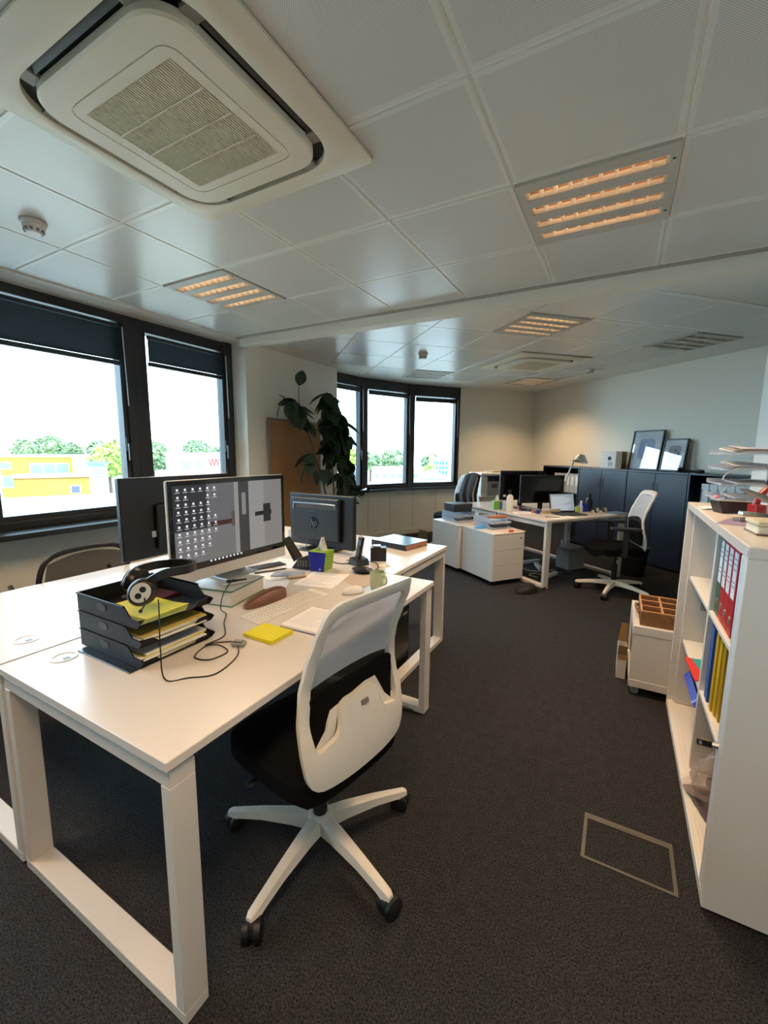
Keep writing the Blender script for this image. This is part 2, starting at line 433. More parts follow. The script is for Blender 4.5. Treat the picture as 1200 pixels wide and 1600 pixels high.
def window(name, label, p0, p1, z0, z1, ml, mr, zb, head, blind, inside, slats, handle=True):
    """one window bay between plan points p0, p1; 'inside' = +1 if the room is to the right of p0->p1"""
    L = math.hypot(p1[0]-p0[0], p1[1]-p0[1]); rz = math.atan2(p1[1]-p0[1], p1[0]-p0[0])
    e = thing(name, label, None, (p0[0], p0[1], 0), rz, kind='structure')
    s = -inside                 # local +y is to the left of p0->p1
    def Y(a, b): return (min(s*a, s*b), max(s*a, s*b))
    d0, d1 = -.09, .04
    for nm, b in (('frame_jamb', (0, ml-.035, z0, z1)), ('frame_jamb', (L-mr+.035, L, z0, z1)), ('frame_rail', (ml-.035, L-mr+.035, z0, zb-.04)), ('frame_head', (ml-.035, L-mr+.035, head, z1))):
        G().rbox(b[0], b[1], *Y(d0, d1), b[2], b[3], .004, 1).build(nm, frame_m, e)
    # opening sash, slightly recessed
    g = G(); a, b, c, dd = ml-.033, L-mr+.033, zb-.038, head
    for q in ((a, ml, c, dd), (L-mr, b, c, dd), (ml, L-mr, c, zb)): g.box(q[0], q[1], *Y(-.07, .018), q[2], q[3])
    g.build('sash', frame_m, e)
    G().box(ml-.01, L-mr+.01, *Y(-.045, -.039), zb-.01, head+.01).build('pane', glass_m, e)
    if handle:
        h = G().box(L-mr+.004, L-mr+.026, *Y(.018, .03), z0+.56, z0+.68).box(L-mr+.008, L-mr+.022, *Y(.03, .055), z0+.60, z0+.625).box(L-mr+.006, L-mr+.024, *Y(.045, .058), z0+.48, z0+.625)
        h.build('window_handle', mat('handle_dark', '2b2e31', .4), e)
    # venetian blind drawn up
    top = head-.022
    bl = G().box(ml+.004, L-mr-.004, *Y(.03, .06), top-.03, top); bl.build('blind_headrail', rail_m, e)
    g = G(); n = slats; zt, zl = top-.032, blind+.05
    for k in range(n):
        z = zl+(zt-zl)*k/max(1, n-1)
        g.add([(ml+.006, s*.030, z-.008), (L-mr-.006, s*.030, z-.008), (L-mr-.006, s*.060, z+.008), (ml+.006, s*.060, z+.008)], [(0, 1, 2, 3)])
    g.build('blind_slats', blind_m, e, kind='stuff')
    G().box(ml+.004, L-mr-.004, *Y(.028, .06), blind, blind+.034).build('blind_bottom_rail', rail_m, e)
    G().cyl((L-mr+.012, s*.07, top-.02), (L-mr+.02, s*.075, top-.66), .005, n=6).build('blind_wand', wand_m, e)
    return e
wx = -3.79
ys = [3.365, 2.295, 1.165, .035, -1.095, -2.225]
labs = ['right hand window of the left wall, next to the pier', 'large left window behind the desks with a half raised dark blind', 'window further left, out of view', 'window further left again', 'leftmost window near the back']
for k in range(5):
    y1, y0 = ys[k], ys[k+1]
    window('window_%d' % (k+1), labs[k], (wx, y0), (wx, y1), .838, HC, .12, .12 if k else .125, .932, 2.462 if k else 2.43, 2.11 if k else 2.148, 1, 22 if k else 16)

# ---- curved bay: three flat windows, panelled apron, sill
for k in range(3):
    window('window_%d' % (k+6), ['bay window nearest the rubber plant', 'middle window of the curved bay', 'right window of the curved bay'][k], bay(BAY_T[k]), bay(BAY_T[k+1]), .80, HC, .085, .085, .875, [2.40, 2.385, 2.355][k], [2.315, 2.30, 2.262][k], 1, 4, handle=(k == 0))
wb = thing('wall_bay', 'panelled cream apron under the curved bay windows', None, (0, 0, 0), 0, kind='structure')
pan = mat('bay_panel', 'd6cfbf', .7, var=.03, scale=5)
ths = [0, 8.5, 17.1, 24.2, 31.4, 38.5, 45.7]
for k in range(6):
    a, b = ths[k]+.06, ths[k+1]-.06
    G().prism([bay(a, .13), bay(b, .13), bay(b, -.1), bay(a, -.1)], .0, .775).build('apron_panel', pan, wb)
G().prism([bay(t, .126) for t in ths]+[bay(t, -.1) for t in ths[::-1]], 0, .77).build('apron_core', mat('panel_joint', 'a39c8c', .8), wb)
N = 12
lo = [bay(45.7*k/N, .20) for k in range(N+1)]; hi = [bay(45.7*k/N, -.1) for k in range(N, -1, -1)]
g = G()
for k in range(N):
    g.prism([bay(45.7*k/N, .20), bay(45.7*(k+1)/N, .20), bay(45.7*(k+1)/N, -.1), bay(45.7*k/N, -.1)], .765, .80)
struct(g.build('trim_5', sill_m), 'dark curved sill of the bay')
g = G()
for k in range(N):
    g.prism([bay(45.7*k/N, .145), bay(45.7*(k+1)/N, .145), bay(45.7*(k+1)/N, .1), bay(45.7*k/N, .1)], 0, .085)
struct(g.build('baseboard_bay', base_m), 'pale curved baseboard of the bay')
# ---- back and right walls of the far wing, partition and closing walls
def wall_uv(name, u0, u1, v0, v1, z0, z1, m, label):
    return struct(G().prism([UV(u0, v0), UV(u1, v0), UV(u1, v1), UV(u0, v1)], z0, z1).build(name, m), label)
wall_uv('wall_back', 3.545, U_R+.3, V_B, V_B+.4, 0, HC, wall_m, 'cream far wall right of the bay')
wall_uv('wall_right', U_R, U_R+.3, -1.0, V_B+.4, 0, HC, wall_m, 'long cream wall behind the dark cabinets')
wall_uv('baseboard_back', 3.6, U_R, V_B-.015, V_B, 0, .09, base_m, 'pale baseboard of the far wall')
wall_uv('baseboard_right', U_R-.015, U_R, 1.6, V_B-.015, 0, .09, base_m, 'pale baseboard of the cabinet wall')
struct(G().box(.80, 1.0, -3.4, 3.85, 0, HC).build('wall_partition', mat('white_wall', 'e3e1da', .8, var=.02)), 'white partition behind the open cabinet')
struct(G().box(1.0, 4.2, 3.70, 3.85, 0, HC).build('wall_recess', wall_m), 'cream wall closing the recess')
struct(G().box(-4.1, 1.0, -3.4, -3.2, 0, HC).build('wall_rear', wall_m), 'cream wall behind the viewpoint')

# ------------------------------------------------------------------ ceiling fittings
lum_white = mat('luminaire_white', 'b4b1a8', .45, var=.01)
lum_refl = mat('luminaire_reflector', '6f5846', .35, metal=.8, var=.03)
lum_blade = bpy.data.materials.new('luminaire_blade'); lum_blade.use_nodes = True
_nt = lum_blade.node_tree; _nt.nodes.remove(_nt.nodes['Principled BSDF'])
_d = _nt.nodes.new('ShaderNodeBsdfDiffuse'); _t = _nt.nodes.new('ShaderNodeBsdfTranslucent'); _x = _nt.nodes.new('ShaderNodeMixShader')
_d.inputs[0].default_value = (.8, .74, .64, 1); _t.inputs[0].default_value = (.9, .84, .74, 1); _x.inputs[0].default_value = .5
_nt.links.new(_d.outputs[0], _x.inputs[1]); _nt.links.new(_t.outputs[0], _x.inputs[2]); _nt.links.new(_x.outputs[0], _nt.nodes['Material Output'].inputs[0])
lamp_on = mat('lamp_tube_lit', (1, 1, 1), .5, emit=TUBE_GLOW, emit_col=LAMP_COL, var=0)
lamp_off = mat('lamp_tube_unlit', 'e8e6df', .4, var=0)
lamp_glow = mat('lamp_tube', 'e8e6df', .4, var=0)
def luminaire(x, y, rz, on, label, s=.588):
    e = thing('ceiling_light', label, 'ceiling light', (x, y, HC-.009), rz, 'recessed louvre ceiling lights')
    h = s/2; sl, sw = s/2-.03, .033; ysl = [-.195, -.065, .065, .195]
    f = G(); prev = -h
    for yc in ysl:
        f.box(-h, h, prev, yc-sw, -.004, .009); f.box(-h, -sl, yc-sw, yc+sw, -.004, .009); f.box(sl, h, yc-sw, yc+sw, -.004, .009); prev = yc+sw
    f.box(-h, h, prev, h, -.004, .009); f.build('frame', lum_white, e)
    for sx in (-1, 1):
        G().cyl((h-.015, sx*.2, -.006), (h-.015, sx*.2, -.004), .006, n=8).build('latch', dark_pl, e)
    for yc in ysl:
        r = G()
        prof = [(-sw, .0), (-sw*.99, .03), (-sw*.9, .060), (-sw*.5, .076), (0, .080), (sw*.5, .076), (sw*.9, .060), (sw*.99, .03), (sw, .0)]
        for a, b in zip(prof, prof[1:]):
            r.add([(-sl, yc+a[0], a[1]), (sl, yc+a[0], a[1]), (sl, yc+b[0], b[1]), (-sl, yc+b[0], b[1])], [(0, 1, 2, 3)])
        for sx in (-1, 1): r.add([(sx*sl, yc+p[0], p[1]) for p in prof], [list(range(len(prof)))])
        r.build('reflector', lum_refl, e)
        G().cyl((-sl+.006, yc, .064), (sl-.006, yc, .064), .008, n=8).build('lamp_tube', lamp_on if on else lamp_off, e)
        b = G()
        for k in range(10):
            xb = -sl+2*sl*(k)/9*.985+.004
            b.prism([(yc-sw, 0), (yc+sw, 0), (yc+sw*.98, .030), (yc-sw*.98, .030)], xb-.0055, xb+.0055, 'x')
        b.box(-sl, sl, yc-sw, yc-sw+.002, 0, .02).box(-sl, sl, yc+sw-.002, yc+sw, 0, .02)
        b.build('louvre', lum_blade, e)
    if on:
        ld = bpy.data.lights.new('louvre_lamp', 'AREA'); ld.shape = 'SQUARE'; ld.size = .5; ld.energy = LAMP_POWER; ld.color = LAMP_COL; ld.spread = math.radians(120)
        lo = bpy.data.objects.new('louvre_lamp', ld); COL.objects.link(lo); lo.parent = e; lo.location = (0, 0, -.008)
    return e
ll = ['lit louvre ceiling light over the aisle, nearest and largest', 'lit louvre ceiling light near the left windows', 'ceiling light behind the viewpoint on the aisle side', 'ceiling light behind the viewpoint on the window side', 'rear ceiling light on the aisle side', 'rear ceiling light on the window side']
for l, lab in zip(LIGHTS_NEAR, ll): luminaire(l[0], l[1], 0, l[2], lab)
lf = ['lit louvre ceiling light just beyond the beam', 'unlit louvre ceiling light near the long right wall', 'unlit louvre ceiling light in front of the bay windows', 'small lit louvre ceiling light beyond the far air conditioner']
for l, lab in zip(LIGHTS_FAR, lf): luminaire(*UV(l[0], l[1]), A+PI/2*0, l[2], lab)

ac_w = mat('aged_white_plastic', 'd9d2bd', .42, var=.02)
ac_g = mat('aged_grille_plastic', 'cfc4a8', .5, var=.03)
ac_d = mat('air_slot_dark', '15140f', .7, var=.1)
ac_flap = mat('air_flap_dark', '4b4a45', .35, var=.05)
def cassette(x, y, rz, s, label):
    e = thing('air_conditioner', label, 'air conditioner', (x, y, HC-.008), rz, 'ceiling cassette air conditioners')
    n = 144
    hole = rr(s*.80, s*.80, s*.16, 8)
    fr = G(); sq = rr(s, s, .006, 2)
    # matched by angle from the centre
    def by_angle(loop):
        P = resample(loop, 1440); out = []
        for k in range(n):
            a = 2*PI*(k+.5)/n
            out.append(min(P, key=lambda p: abs(math.remainder(math.atan2(p[1], p[0])-a, 2*PI))))
        return out
    so, ho = by_angle(rr(s, s, .004, 1)), by_angle(hole)
    mid = by_angle(rr(s*.9, s*.9, s*.10, 6)); mid2 = by_angle(rr(s*.83, s*.83, s*.16, 6))
    vs = []
    rings = [(so, 0), (so, -.010), (mid, -.022), (mid2, -.028), (ho, -.024), (ho, .0)]
    for L, z in rings: vs += [(p[0], p[1], z) for p in L]
    fs = [(r*n+k, r*n+(k+1) % n, (r+1)*n+(k+1) % n, (r+1)*n+k) for r in range(len(rings)-1) for k in range(n)]
    fr.add(vs, fs, True); fr.build('outer_frame', ac_w, e)
    G().prism(rr(s*.80, s*.80, s*.16, 8), -.002, -.0005).build('air_slot', ac_d, e)
    for k in range(4):
        q = rotm('Z', 90*k)
        g = G(); g.obox(q@Vector((0, s*.382, -.008)), (s*.46, .026, .005), q@rotm('X', 35)); g.build('air_flap', ac_flap, e)
        g = G()
        for sx in (-1, 1): G().obox(q@Vector((sx*s*.26, s*.377, -.012)), (.05, .045, .012), q).build('flap_mount', mat('flap_mount', '8a877c', .5), e)
    # centre panel with rounded rim
    inner = by_angle(rr(s*.715, s*.715, s*.12, 8)); in2 = by_angle(rr(s*.70, s*.70, s*.115, 8)); in3 = by_angle(rr(s*.545, s*.545, s*.055, 8)); in4 = by_angle(rr(s*.535, s*.535, s*.05, 8))
    gr = by_angle(rr(s*.455, s*.455, s*.02, 4))
    rings = [(inner, -.012), (inner, -.034), (in2, -.040), (in3, -.041), (in3, -.038), (in4, -.038), (in4, -.041), (gr, -.041), (gr, -.034)]
    vs = []
    for L, z in rings: vs += [(p[0], p[1], z) for p in L]
    fs = [(r*n+k, r*n+(k+1) % n, (r+1)*n+(k+1) % n, (r+1)*n+k) for r in range(len(rings)-1) for k in range(n)]
    p = G().add(vs, fs, True); p.add([(q[0], q[1], -.034) for q in gr], [list(range(n))]); p.build('intake_panel', ac_w, e)
    hg = s*.2275
    g = G(); m_ = 46
    for k in range(m_):
        yy = -hg+2*hg*(k+.5)/m_; g.box(-hg, hg, yy-hg/m_*.52, yy+hg/m_*.52, -.043, -.036)
    g.build('grille_slats', ac_g, e, kind='stuff')
    G().box(-hg, hg, -hg, hg, -.0355, -.0345).build('grille_backing', mat('grille_back', '6b6454', .7), e)  # thin brown-grey sheet backing the grille slats
    for xx in (-.5, 0, .5): G().box(xx*hg-.003, xx*hg+.003, -hg, hg, -.0445, -.036).build('grille_bar', ac_g, e)
    return e
cassette(AC1[0], AC1[1], PI/2, AC1[2], 'large square cream cassette air conditioner in the near ceiling')
cassette(*UV(AC2[0], AC2[1]), A, AC2[2], 'distant cassette air conditioner in the far ceiling')
sm_w = mat('detector_white', 'dad8d2', .45, var=.02)
def detector(x, y, label):
    e = thing('smoke_detector', label, 'smoke detector', (x, y, HC-.008), 0, 'smoke detectors')
    G().lathe([(.055, 0), (.055, -.014), (.048, -.016), (.046, -.03), (.03, -.052), (.0, -.053)], 24).build('housing', sm_w, e)
    g = G()
    for k in range(10):
        a = 2*PI*k/10; g.obox((.039*math.cos(a), .039*math.sin(a), -.040), (.010, .012, .012), rotm('Z', math.degrees(a)))
    g.build('vent', mat('detector_vent', '84837e', .6), e)
    G().lathe([(.058, 0), (.058, -.006), (.0, -.006)], 24).build('base', sm_w, e)
detector(-2.66, 1.16, 'white smoke detector above the left windows')
detector(*UV(1.89, 4.78), 'white smoke detector in front of the bay')
detector(*UV(4.375, 4.92), 'low white smoke detector near the far air conditioner')
# ================================================================== FURNITURE BUILDERS
def desk(name, label, x, y, rz, L, D, z=.735, frames='x', grommets=(), group=None, chips=False):
    """top L x D from local origin; O-frames at both ends ('x': frames at x ends, 'y': frames at y ends)"""
    e = thing(name, label, 'desk', (x, y, 0), rz, group)
    G().rbox(0, L, 0, D, z-.025, z, .002, 1).build('tabletop', white_lam, e)
    t, w, zt = .034, .068, z-.036
    def frame(a0, a1, b0, b1):
        # a = along the frame plane, b = depth of the flat bar
        def bar(g, p0, p1, z0, z1):
            if frames == 'x': g.rbox(b0, b1, p0, p1, z0, z1, .002, 1)
            else: g.rbox(p0, p1, b0, b1, z0, z1, .002, 1)
        fr = G(); bar(fr, a0, a1, 0.006, .006+t); fr_o = fr.build('floor_rail', white_metal, e)
        fr = G(); bar(fr, a0, a1, zt-.040, zt); fr.build('top_rail', white_metal, e)
        for q in (a0, a1-t):
            fr = G(); bar(fr, q, q+t, .006+t, zt-.040); fr.build('leg', white_metal, e)
            fr = G(); bar(fr, q+.006, q+t-.006, 0, .006); fr.build('foot_glide', black_pl, e)
            fr = G(); bar(fr, q+.004, q+t-.004, zt, z-.025); fr.build('spacer', white_metal, e)
    if frames == 'x':
        frame(.008, D-.008, .01, .01+w); frame(.008, D-.008, L-.01-w, L-.01)
        for yy in (.16, D-.20): G().box(.01+w, L-.01-w, yy, yy+.04, z-.075, z-.0255).build('crossbar', white_metal, e)
    else:
        frame(.008, L-.008, .01, .01+w); frame(.008, L-.008, D-.01-w, D-.01)
        for xx in (.16, L-.20): G().box(xx, xx+.04, .01+w, D-.01-w, z-.075, z-.0255).build('crossbar', white_metal, e)
    for gx, gy in grommets:
        g = G().lathe([(.030, 0), (.040, 0), (.040, .002), (.031, .003), (.030, 0)], 28, (gx, gy, z)); o = g.build('grommet', white_pl, e)
        G().lathe([(.0, .0006), (.0299, .0006), (.0299, .001), (0, .001)], 24, (gx, gy, z)).build('grommet_cover', white_pl, o)
        G().box(gx+.008, gx+.026, gy-.009, gy+.009, z+.0008, z+.0016).build('cable_notch', black_pl, o)
    return e

cau = mat('caster_rubber', '101012', .5, var=.2)
seat_b = mat('black_seat_fabric', '0d0d0f', .9, spec=.1, var=.3, scale=300, bump=.3, bscale=900)
def mesh_mat(name, col, alpha, sc=900):
    mm = mat(name, col, .8, alpha=alpha, var=.05, scale=sc); return mm
mesh_w = mesh_mat('white_back_mesh', 'c9c9cc', .80)
mesh_k = mesh_mat('black_back_mesh', '15120f', .9)
chair_w = mat('chair_white_plastic', 'dcd4c8', .42, var=.03)
BACK = [(.44, .215), (.52, .210), (.58, .200), (.66, .180), (.74, .172), (.82, .190), (.90, .220), (.97, .250), (1.04, .278)]
def bx(z):
    if z <= BACK[0][0]: return BACK[0][1]
    for (a, xa), (b, xb) in zip(BACK, BACK[1:]):
        if z <= b:
            t = (z-a)/(b-a); t = t*t*(3-2*t)*.5+t*.5; return xa+(xb-xa)*t
    return BACK[-1][1]
def office_chair(label, x, y, rz, arms=False, group=None, base_a=0, dz=0):
    """local forward is -x"""
    e = thing('office_chair', label, 'chair', (x, y, 0), rz, group)
    # star base
    for k in range(5):
        a = math.radians(base_a+72*k); q = Matrix.Rotation(a, 3, 'Z')
        prof = [(.03, .075, .125, .030), (.10, .082, .122, .028), (.22, .078, .108, .022), (.31, .066, .092, .019), (.345, .052, .086, .017), (.357, .050, .078, .012)]
        vs = []
        for r, z0, z1, w in prof:
            for (yy, zz) in ((-w, z0), (w, z0), (w*.72, z1-.004), (w*.4, z1), (-w*.4, z1), (-w*.72, z1-.004)):
                vs.append(q@Vector((r, yy, zz)))
        n = 6
        fs = [(i*n+j, i*n+(j+1) % n, (i+1)*n+(j+1) % n, (i+1)*n+j) for i in range(len(prof)-1) for j in range(n)]
        g = G().add(vs, fs, True); g.add(vs[-n:], [list(range(n))]); g.add(vs[:n], [list(range(n))[::-1]])
        g.build('base_leg', chair_w, e)
        cw = thing_part('caster', e, q@Vector((.342, 0, 0)), a+math.radians(35+50*k))
        for sy in (-1, 1):
            G().lathe([(0, -.012), (.027, -.012), (.033, -.008), (.033, .008), (.027, .012), (0, .012)], 20, (0.008, sy*.017, .033), rotm('X', 90)).build('wheel', cau, cw)
        G().lathe([(.0, .068), (.016, .066), (.025, .058), (.031, .042), (.0315, .033), (0, .031)], 14, (0.004, 0, 0)).cyl((0, 0, .05), (0, 0, .074), .006, n=8).build('fork', black_pl, cw)
    G().lathe([(.030, .070), (.042, .075), (.045, .122), (.036, .130), (.030, .132)], 20).build('base_hub', chair_w, e)
    G().cyl((0, 0, .10), (0, 0, .27+dz), .026, n=16).cyl((0, 0, .25+dz), (0, 0, .40+dz), .014, n=12).build('gas_column', black_pl, e)
    G().rbox(-.13, .13, -.09, .09, .355+dz, .42+dz, .02).rbox(-.05, .05, -.12, .12, .375+dz, .40+dz, .01).build('mechanism', black_pl, e)
    lv = G().cyl((-.02, -.09, .38+dz), (-.05, -.235, .375+dz), .006, n=8).ball((-.05, -.24, .375+dz), (.012, .022, .008), 8, 6); lv.build('lever', black_pl, e)
    # seat
    def seat(a, b):
        sx, sy = 2*a-1, 2*b-1
        X = -.03+.245*sx; Y = .245*sy*(1-.06*(sx < 0)*sx*sx)
        rr_ = (abs(sx)**4+abs(sy)**4)**.25
        k = 1 if rr_ < 1 else 1/rr_
        X, Y = -.03+(X+.03)*k, Y*k
        z = .475+dz-.035*max(0, rr_-.8)/.2*.6-.02*(max(0, -sx)**4)+.008*sy*sy
        return (X, Y, z)
    G().surf(seat, 16, 16, thick=(0, 0, -.055)).build('seat', seat_b, e)
    G().rbox(-.22, .16, -.2, .2, .405+dz, .424+dz, .009).build('seat_pan', black_pl, e)
    # spine from the mechanism to the back
    G().prism([(.08, .37), (.20, .43), (.212, .47), (.19, .475), (.06, .42)], -.045, .045, 'y').build('spine', chair_w, e)
    # back frame
    half = [(0, .440), (.13, .440), (.19, .450), (.220, .49), (.230, .57), (.226, .64), (.213, .73), (.205, .83), (.199, .92), (.192, .975), (.178, 1.005), (.15, 1.02), (.08, 1.026), (0, 1.028)]
    outer = half+[(-a, b) for a, b in half[-2:0:-1]]
    ihalf = [(0, .668), (.055, .668), (.078, .655), (.088, .625), (.094, .60), (.112, .575), (.15, .565), (.172, .555), (.187, .575), (.193, .64), (.182, .72), (.175, .80), (.170, .88), (.165, .94), (.154, .966), (.13, .978), (.07, .984), (0, .986)]
    inner = ihalf+[(-a, b) for a, b in ihalf[-2:0:-1]]
    co = catmull([(a, b, 0) for a, b in half], 4); ci = catmull([(a, b, 0) for a, b in ihalf], 4)
    def half_res(P, n):
        d = [0]
        for p, q in zip(P, P[1:]): d.append(d[-1]+(q-p).length)
        out = []; j = 0
        for k in range(n+1):
            s = d[-1]*k/n
            while j < len(d)-2 and d[j+1] < s: j += 1
            out.append(P[j].lerp(P[j+1], (s-d[j])/max(1e-9, d[j+1]-d[j])))
        return out
    n = 44
    ho, hi = half_res(co, n), half_res(ci, n)
    lo = [(p.x, p.y) for p in ho]+[(-p.x, p.y) for p in ho[-2:0:-1]]
    li = [(p.x, p.y) for p in hi]+[(-p.x, p.y) for p in hi[-2:0:-1]]
    def f3(a, b, z): return (bx(b)-.55*a*a+z, a, b+dz)
    fr = G(); n2 = len(lo); vs = []
    mid = [((a[0]*.62+b[0]*.38), (a[1]*.62+b[1]*.38)) for a, b in zip(lo, li)]
    rings = [(lo, .000), (lo, .012), (mid, .019), (li, .012), (li, -.004), (mid, -.008)]
    for L_, z in rings: vs += [f3(p[0], p[1], z) for p in L_]
    m_ = len(rings)
    fs = [(r*n2+k, r*n2+(k+1) % n2, ((r+1) % m_)*n2+(k+1) % n2, ((r+1) % m_)*n2+k) for r in range(m_) for k in range(n2)]
    fr.add(vs, fs, True); fr.build('back_frame', chair_w, e)
    def iw(z):
        L_ = [(b, a) for a, b in ihalf if a > .11]
        L_.sort()
        if z <= L_[0][0]: return L_[0][1]
        for (z0, a0), (z1, a1) in zip(L_, L_[1:]):
            if z <= z1: return a0+(a1-a0)*(z-z0)/max(1e-6, z1-z0)
        return .12
    def split(s): return .735-.035*(2*s-1)**2+.03
    G().surf(lambda a, b: f3((2*a-1)*(iw(split(a)+(.980-split(a))*b)+.004), split(a)+(.980-split(a))*b, -.002), 16, 20).build('back_mesh', mesh_w, e)
    G().surf(lambda a, b: f3((2*a-1)*(iw(.556+(split(a)-.556)*b)+.004), .556+(split(a)-.556)*b, -.014), 16, 8).build('lumbar_mesh', mesh_k, e)
    # inner lumbar shell standing in front of the stepped tab
    lum = [(-.165, .50), (.165, .50), (.175, .56), (.135, .60), (.11, .655), (.085, .695), (-.085, .695), (-.11, .655), (-.135, .60), (-.175, .56)]
    G().add([f3(a, b, -.003) for a, b in lum]+[f3(a, b, -.010) for a, b in lum], [list(range(10)), list(range(10, 20))[::-1]]+[(k, (k+1) % 10, 10+(k+1) % 10, 10+k) for k in range(10)]).build('lumbar_shell', chair_w, e)
    G().obox(Vector(f3(.012, .635, .0175)), (.006, .03, .014), rotm('Y', -18)).build('slot', mat('slot_grey', '77726a', .5), e)
    G().rbox(.150, .172, -.19, .19, .50+dz, .72+dz, .01).build('back_pad', seat_b, e)
    if arms:
        for s in (-1, 1):
            G().rbox(-.02, .03, s*.26-.018, s*.26+.018, .40+dz, .655+dz, .01).rbox(-.03, .04, min(s*.15, s*.27), max(s*.15, s*.27), .395+dz, .42+dz, .008).build('arm_post', black_pl, e)
            G().rbox(-.14, .13, s*.26-.04, s*.26+.04, .655+dz, .685+dz, .013, 3).build('armrest', black_pl, e)
    return e
def thing_part(name, parent, loc, rz):
    o = bpy.data.objects.new(name, None); COL.objects.link(o); o.parent = parent; o.location = loc; o.rotation_euler[2] = rz; o.empty_display_size = .02
    return o

# ------------------------------------------------------------------ near desks
desk('desk', 'large white desk in the foreground with letter trays at its front corner', -1.675, .51, 0, .85, 1.54, frames='y', grommets=[(.114, .136)])
desk('desk', 'white desk along the window side, back to back with the foreground desk', -2.535, .51, 0, .85, 1.54, frames='y', grommets=[(.709, .137)])
desk('desk', 'white desk set crosswise at the far end of the foreground desks', -2.62, 2.055, 0, 1.55, .84, frames='x', grommets=[(1.42, .13)])

office_chair('white office chair with grey mesh back drawn up to the foreground desk', -.855, 1.09, math.radians(-10), base_a=-88+10, group='white mesh office chairs')

# black mesh visitor chair on the window side, only its back shows
e = thing('mesh_chair', 'black mesh chair behind the window side desk, only its curved back showing', 'chair', (-2.85, 1.24, 0), 0)
pts = [(0, -.23, .45), (.01, -.235, .6), (.03, -.225, .76), (.045, -.17, .845), (.05, 0, .868), (.045, .17, .845), (.03, .225, .76), (.01, .235, .6), (0, .23, .45)]
G().tube(catmull([(.20+p[0], p[1], p[2]) for p in pts], 5), .014, 8).build('back_frame', black_pl, e)
G().surf(lambda a, b: (.205+.045*b, (2*a-1)*.225*(1-.12*b*b), .46+.385*b*(1-.10*(2*a-1)**2*b)), 14, 10).build('back_mesh', mat('black_net', '1c1a18', .8, alpha=.8, var=.2, scale=700), e)
G().rbox(-.26, .22, -.24, .24, .42, .48, .025).build('seat', seat_b, e)
G().cyl((0, 0, .08), (0, 0, .43), .025, n=12).build('gas_column', black_pl, e)
for k in range(5):
    a = 2*PI*k/5; G().tube([(.02*math.cos(a), .02*math.sin(a), .10), (.30*math.cos(a), .30*math.sin(a), .07)], .016, 8).build('base_leg', black_pl, e)
    G().lathe([(0, -.02), (.025, -.02), (.025, .02), (0, .02)], 14, (.30*math.cos(a), .30*math.sin(a), .028), rotm('X', 90)).build('caster', cau, e)
for s in (-1, 1): G().tube([(.2, s*.22, .47), (.1, s*.25, .5), (-.05, s*.26, .66)], .012, 6).build('arm', black_pl, e)

# ------------------------------------------------------------------ open tambour cabinet on the right
cab_m = mat('cabinet_steel', 'dcd7d0', .42, var=.015)
cx0, cx1, cy0, cy1, chh = .325, .775, 1.49, 2.75, 1.168
e = thing('storage_cabinet', 'low white tambour cabinet standing open on the right with binders inside', 'cabinet', (0, 0, 0))
G().rbox(cx0, cx1, cy0, cy0+.022, .012, chh-.035, .002, 1).build('side_panel', cab_m, e)
G().rbox(cx0, cx1, cy1-.022, cy1, .012, chh-.035, .002, 1).build('side_panel', cab_m, e)
G().box(cx1-.015, cx1, cy0+.022, cy1-.022, .012, chh-.035).build('back_panel', cab_m, e)
G().rbox(cx0, cx1, cy0, cy1, chh-.035, chh, .003, 1).build('top_panel', white_lam, e)
G().rbox(cx0, cx1-.015, cy0+.022, cy1-.022, .012, .05, .003, 1).box(cx0+.018, cx0+.024, cy0+.022, cy1-.022, .05, .055).box(cx0+.034, cx0+.040, cy0+.022, cy1-.022, .05, .055).build('bottom_panel', cab_m, e)
G().box(cx0+.02, cx1-.02, cy0+.02, cy1-.02, 0, .012).build('plinth', black_pl, e)
DIV = 2.145
G().rbox(cx0+.038, cx1-.015, DIV-.011, DIV+.011, .05, chh-.035, .002, 1).build('divider', cab_m, e)
for z in (.405, .76):
    for a, b in ((cy0+.022, DIV-.011), (DIV+.011, cy1-.05)): G().rbox(cx0+.04, cx1-.015, a, b, z, z+.02, .002, 1).build('shelf', cab_m, e)
# near jamb with the rolled shutter edge and the lock
jm = mat('jamb_white', 'dfdfe2', .35, var=.01)
for k, (a, b) in enumerate(((cy0+.022, cy0+.040), (cy0+.048, cy0+.066))):
    G().rbox(cx0, cx0+.03-.006*k, a, b, .05, chh-.035, .003, 1).build('jamb_strip', jm, e)
G().box(cx0+.012, cx0+.02, cy0+.04, cy0+.048, .05, chh-.035).build('jamb_groove', mat('groove_grey', '6f7176', .6), e)  # plain grey strip set back between the two jamb strips
sl = G().rbox(cx0+.03, cx1-.02, cy1-.046, cy1-.028, .052, chh-.037, .002, 1).build('shutter', cab_m, e)
G().rbox(cx0+.10, cx0+.125, cy1-.050, cy1-.045, .60, .72, .006).build('shutter_pull', chrome, sl)
G().rbox(cx0+.106, cx0+.119, cy1-.0525, cy1-.049, .655, .69, .003).build('pull_recess', black_pl, sl)
lk = G().cyl((cx0+.004, cy0+.044, .536), (cx0-.014, cy0+.047, .535), .009, n=14).build('lock', chrome, e)
k = G().rbox(-.040, 0, -.0035, .0035, -.011, .011, .003).build('key', black_pl, lk, loc=(cx0-.013, cy0+.047, .535), rot=(0, math.radians(-8), math.radians(-12)))
G().box(-.034, -.026, -.004, .004, -.006, .006).build('key_logo', mat('key_grey', '9a9a98', .4), k)
k2 = G().box(cx0-.0008, cx0, cy0+.002, cy0+.03, chh-.028, chh-.012).build('maker_sticker', mat('sticker_grey', 'b6bac4', .4), e)

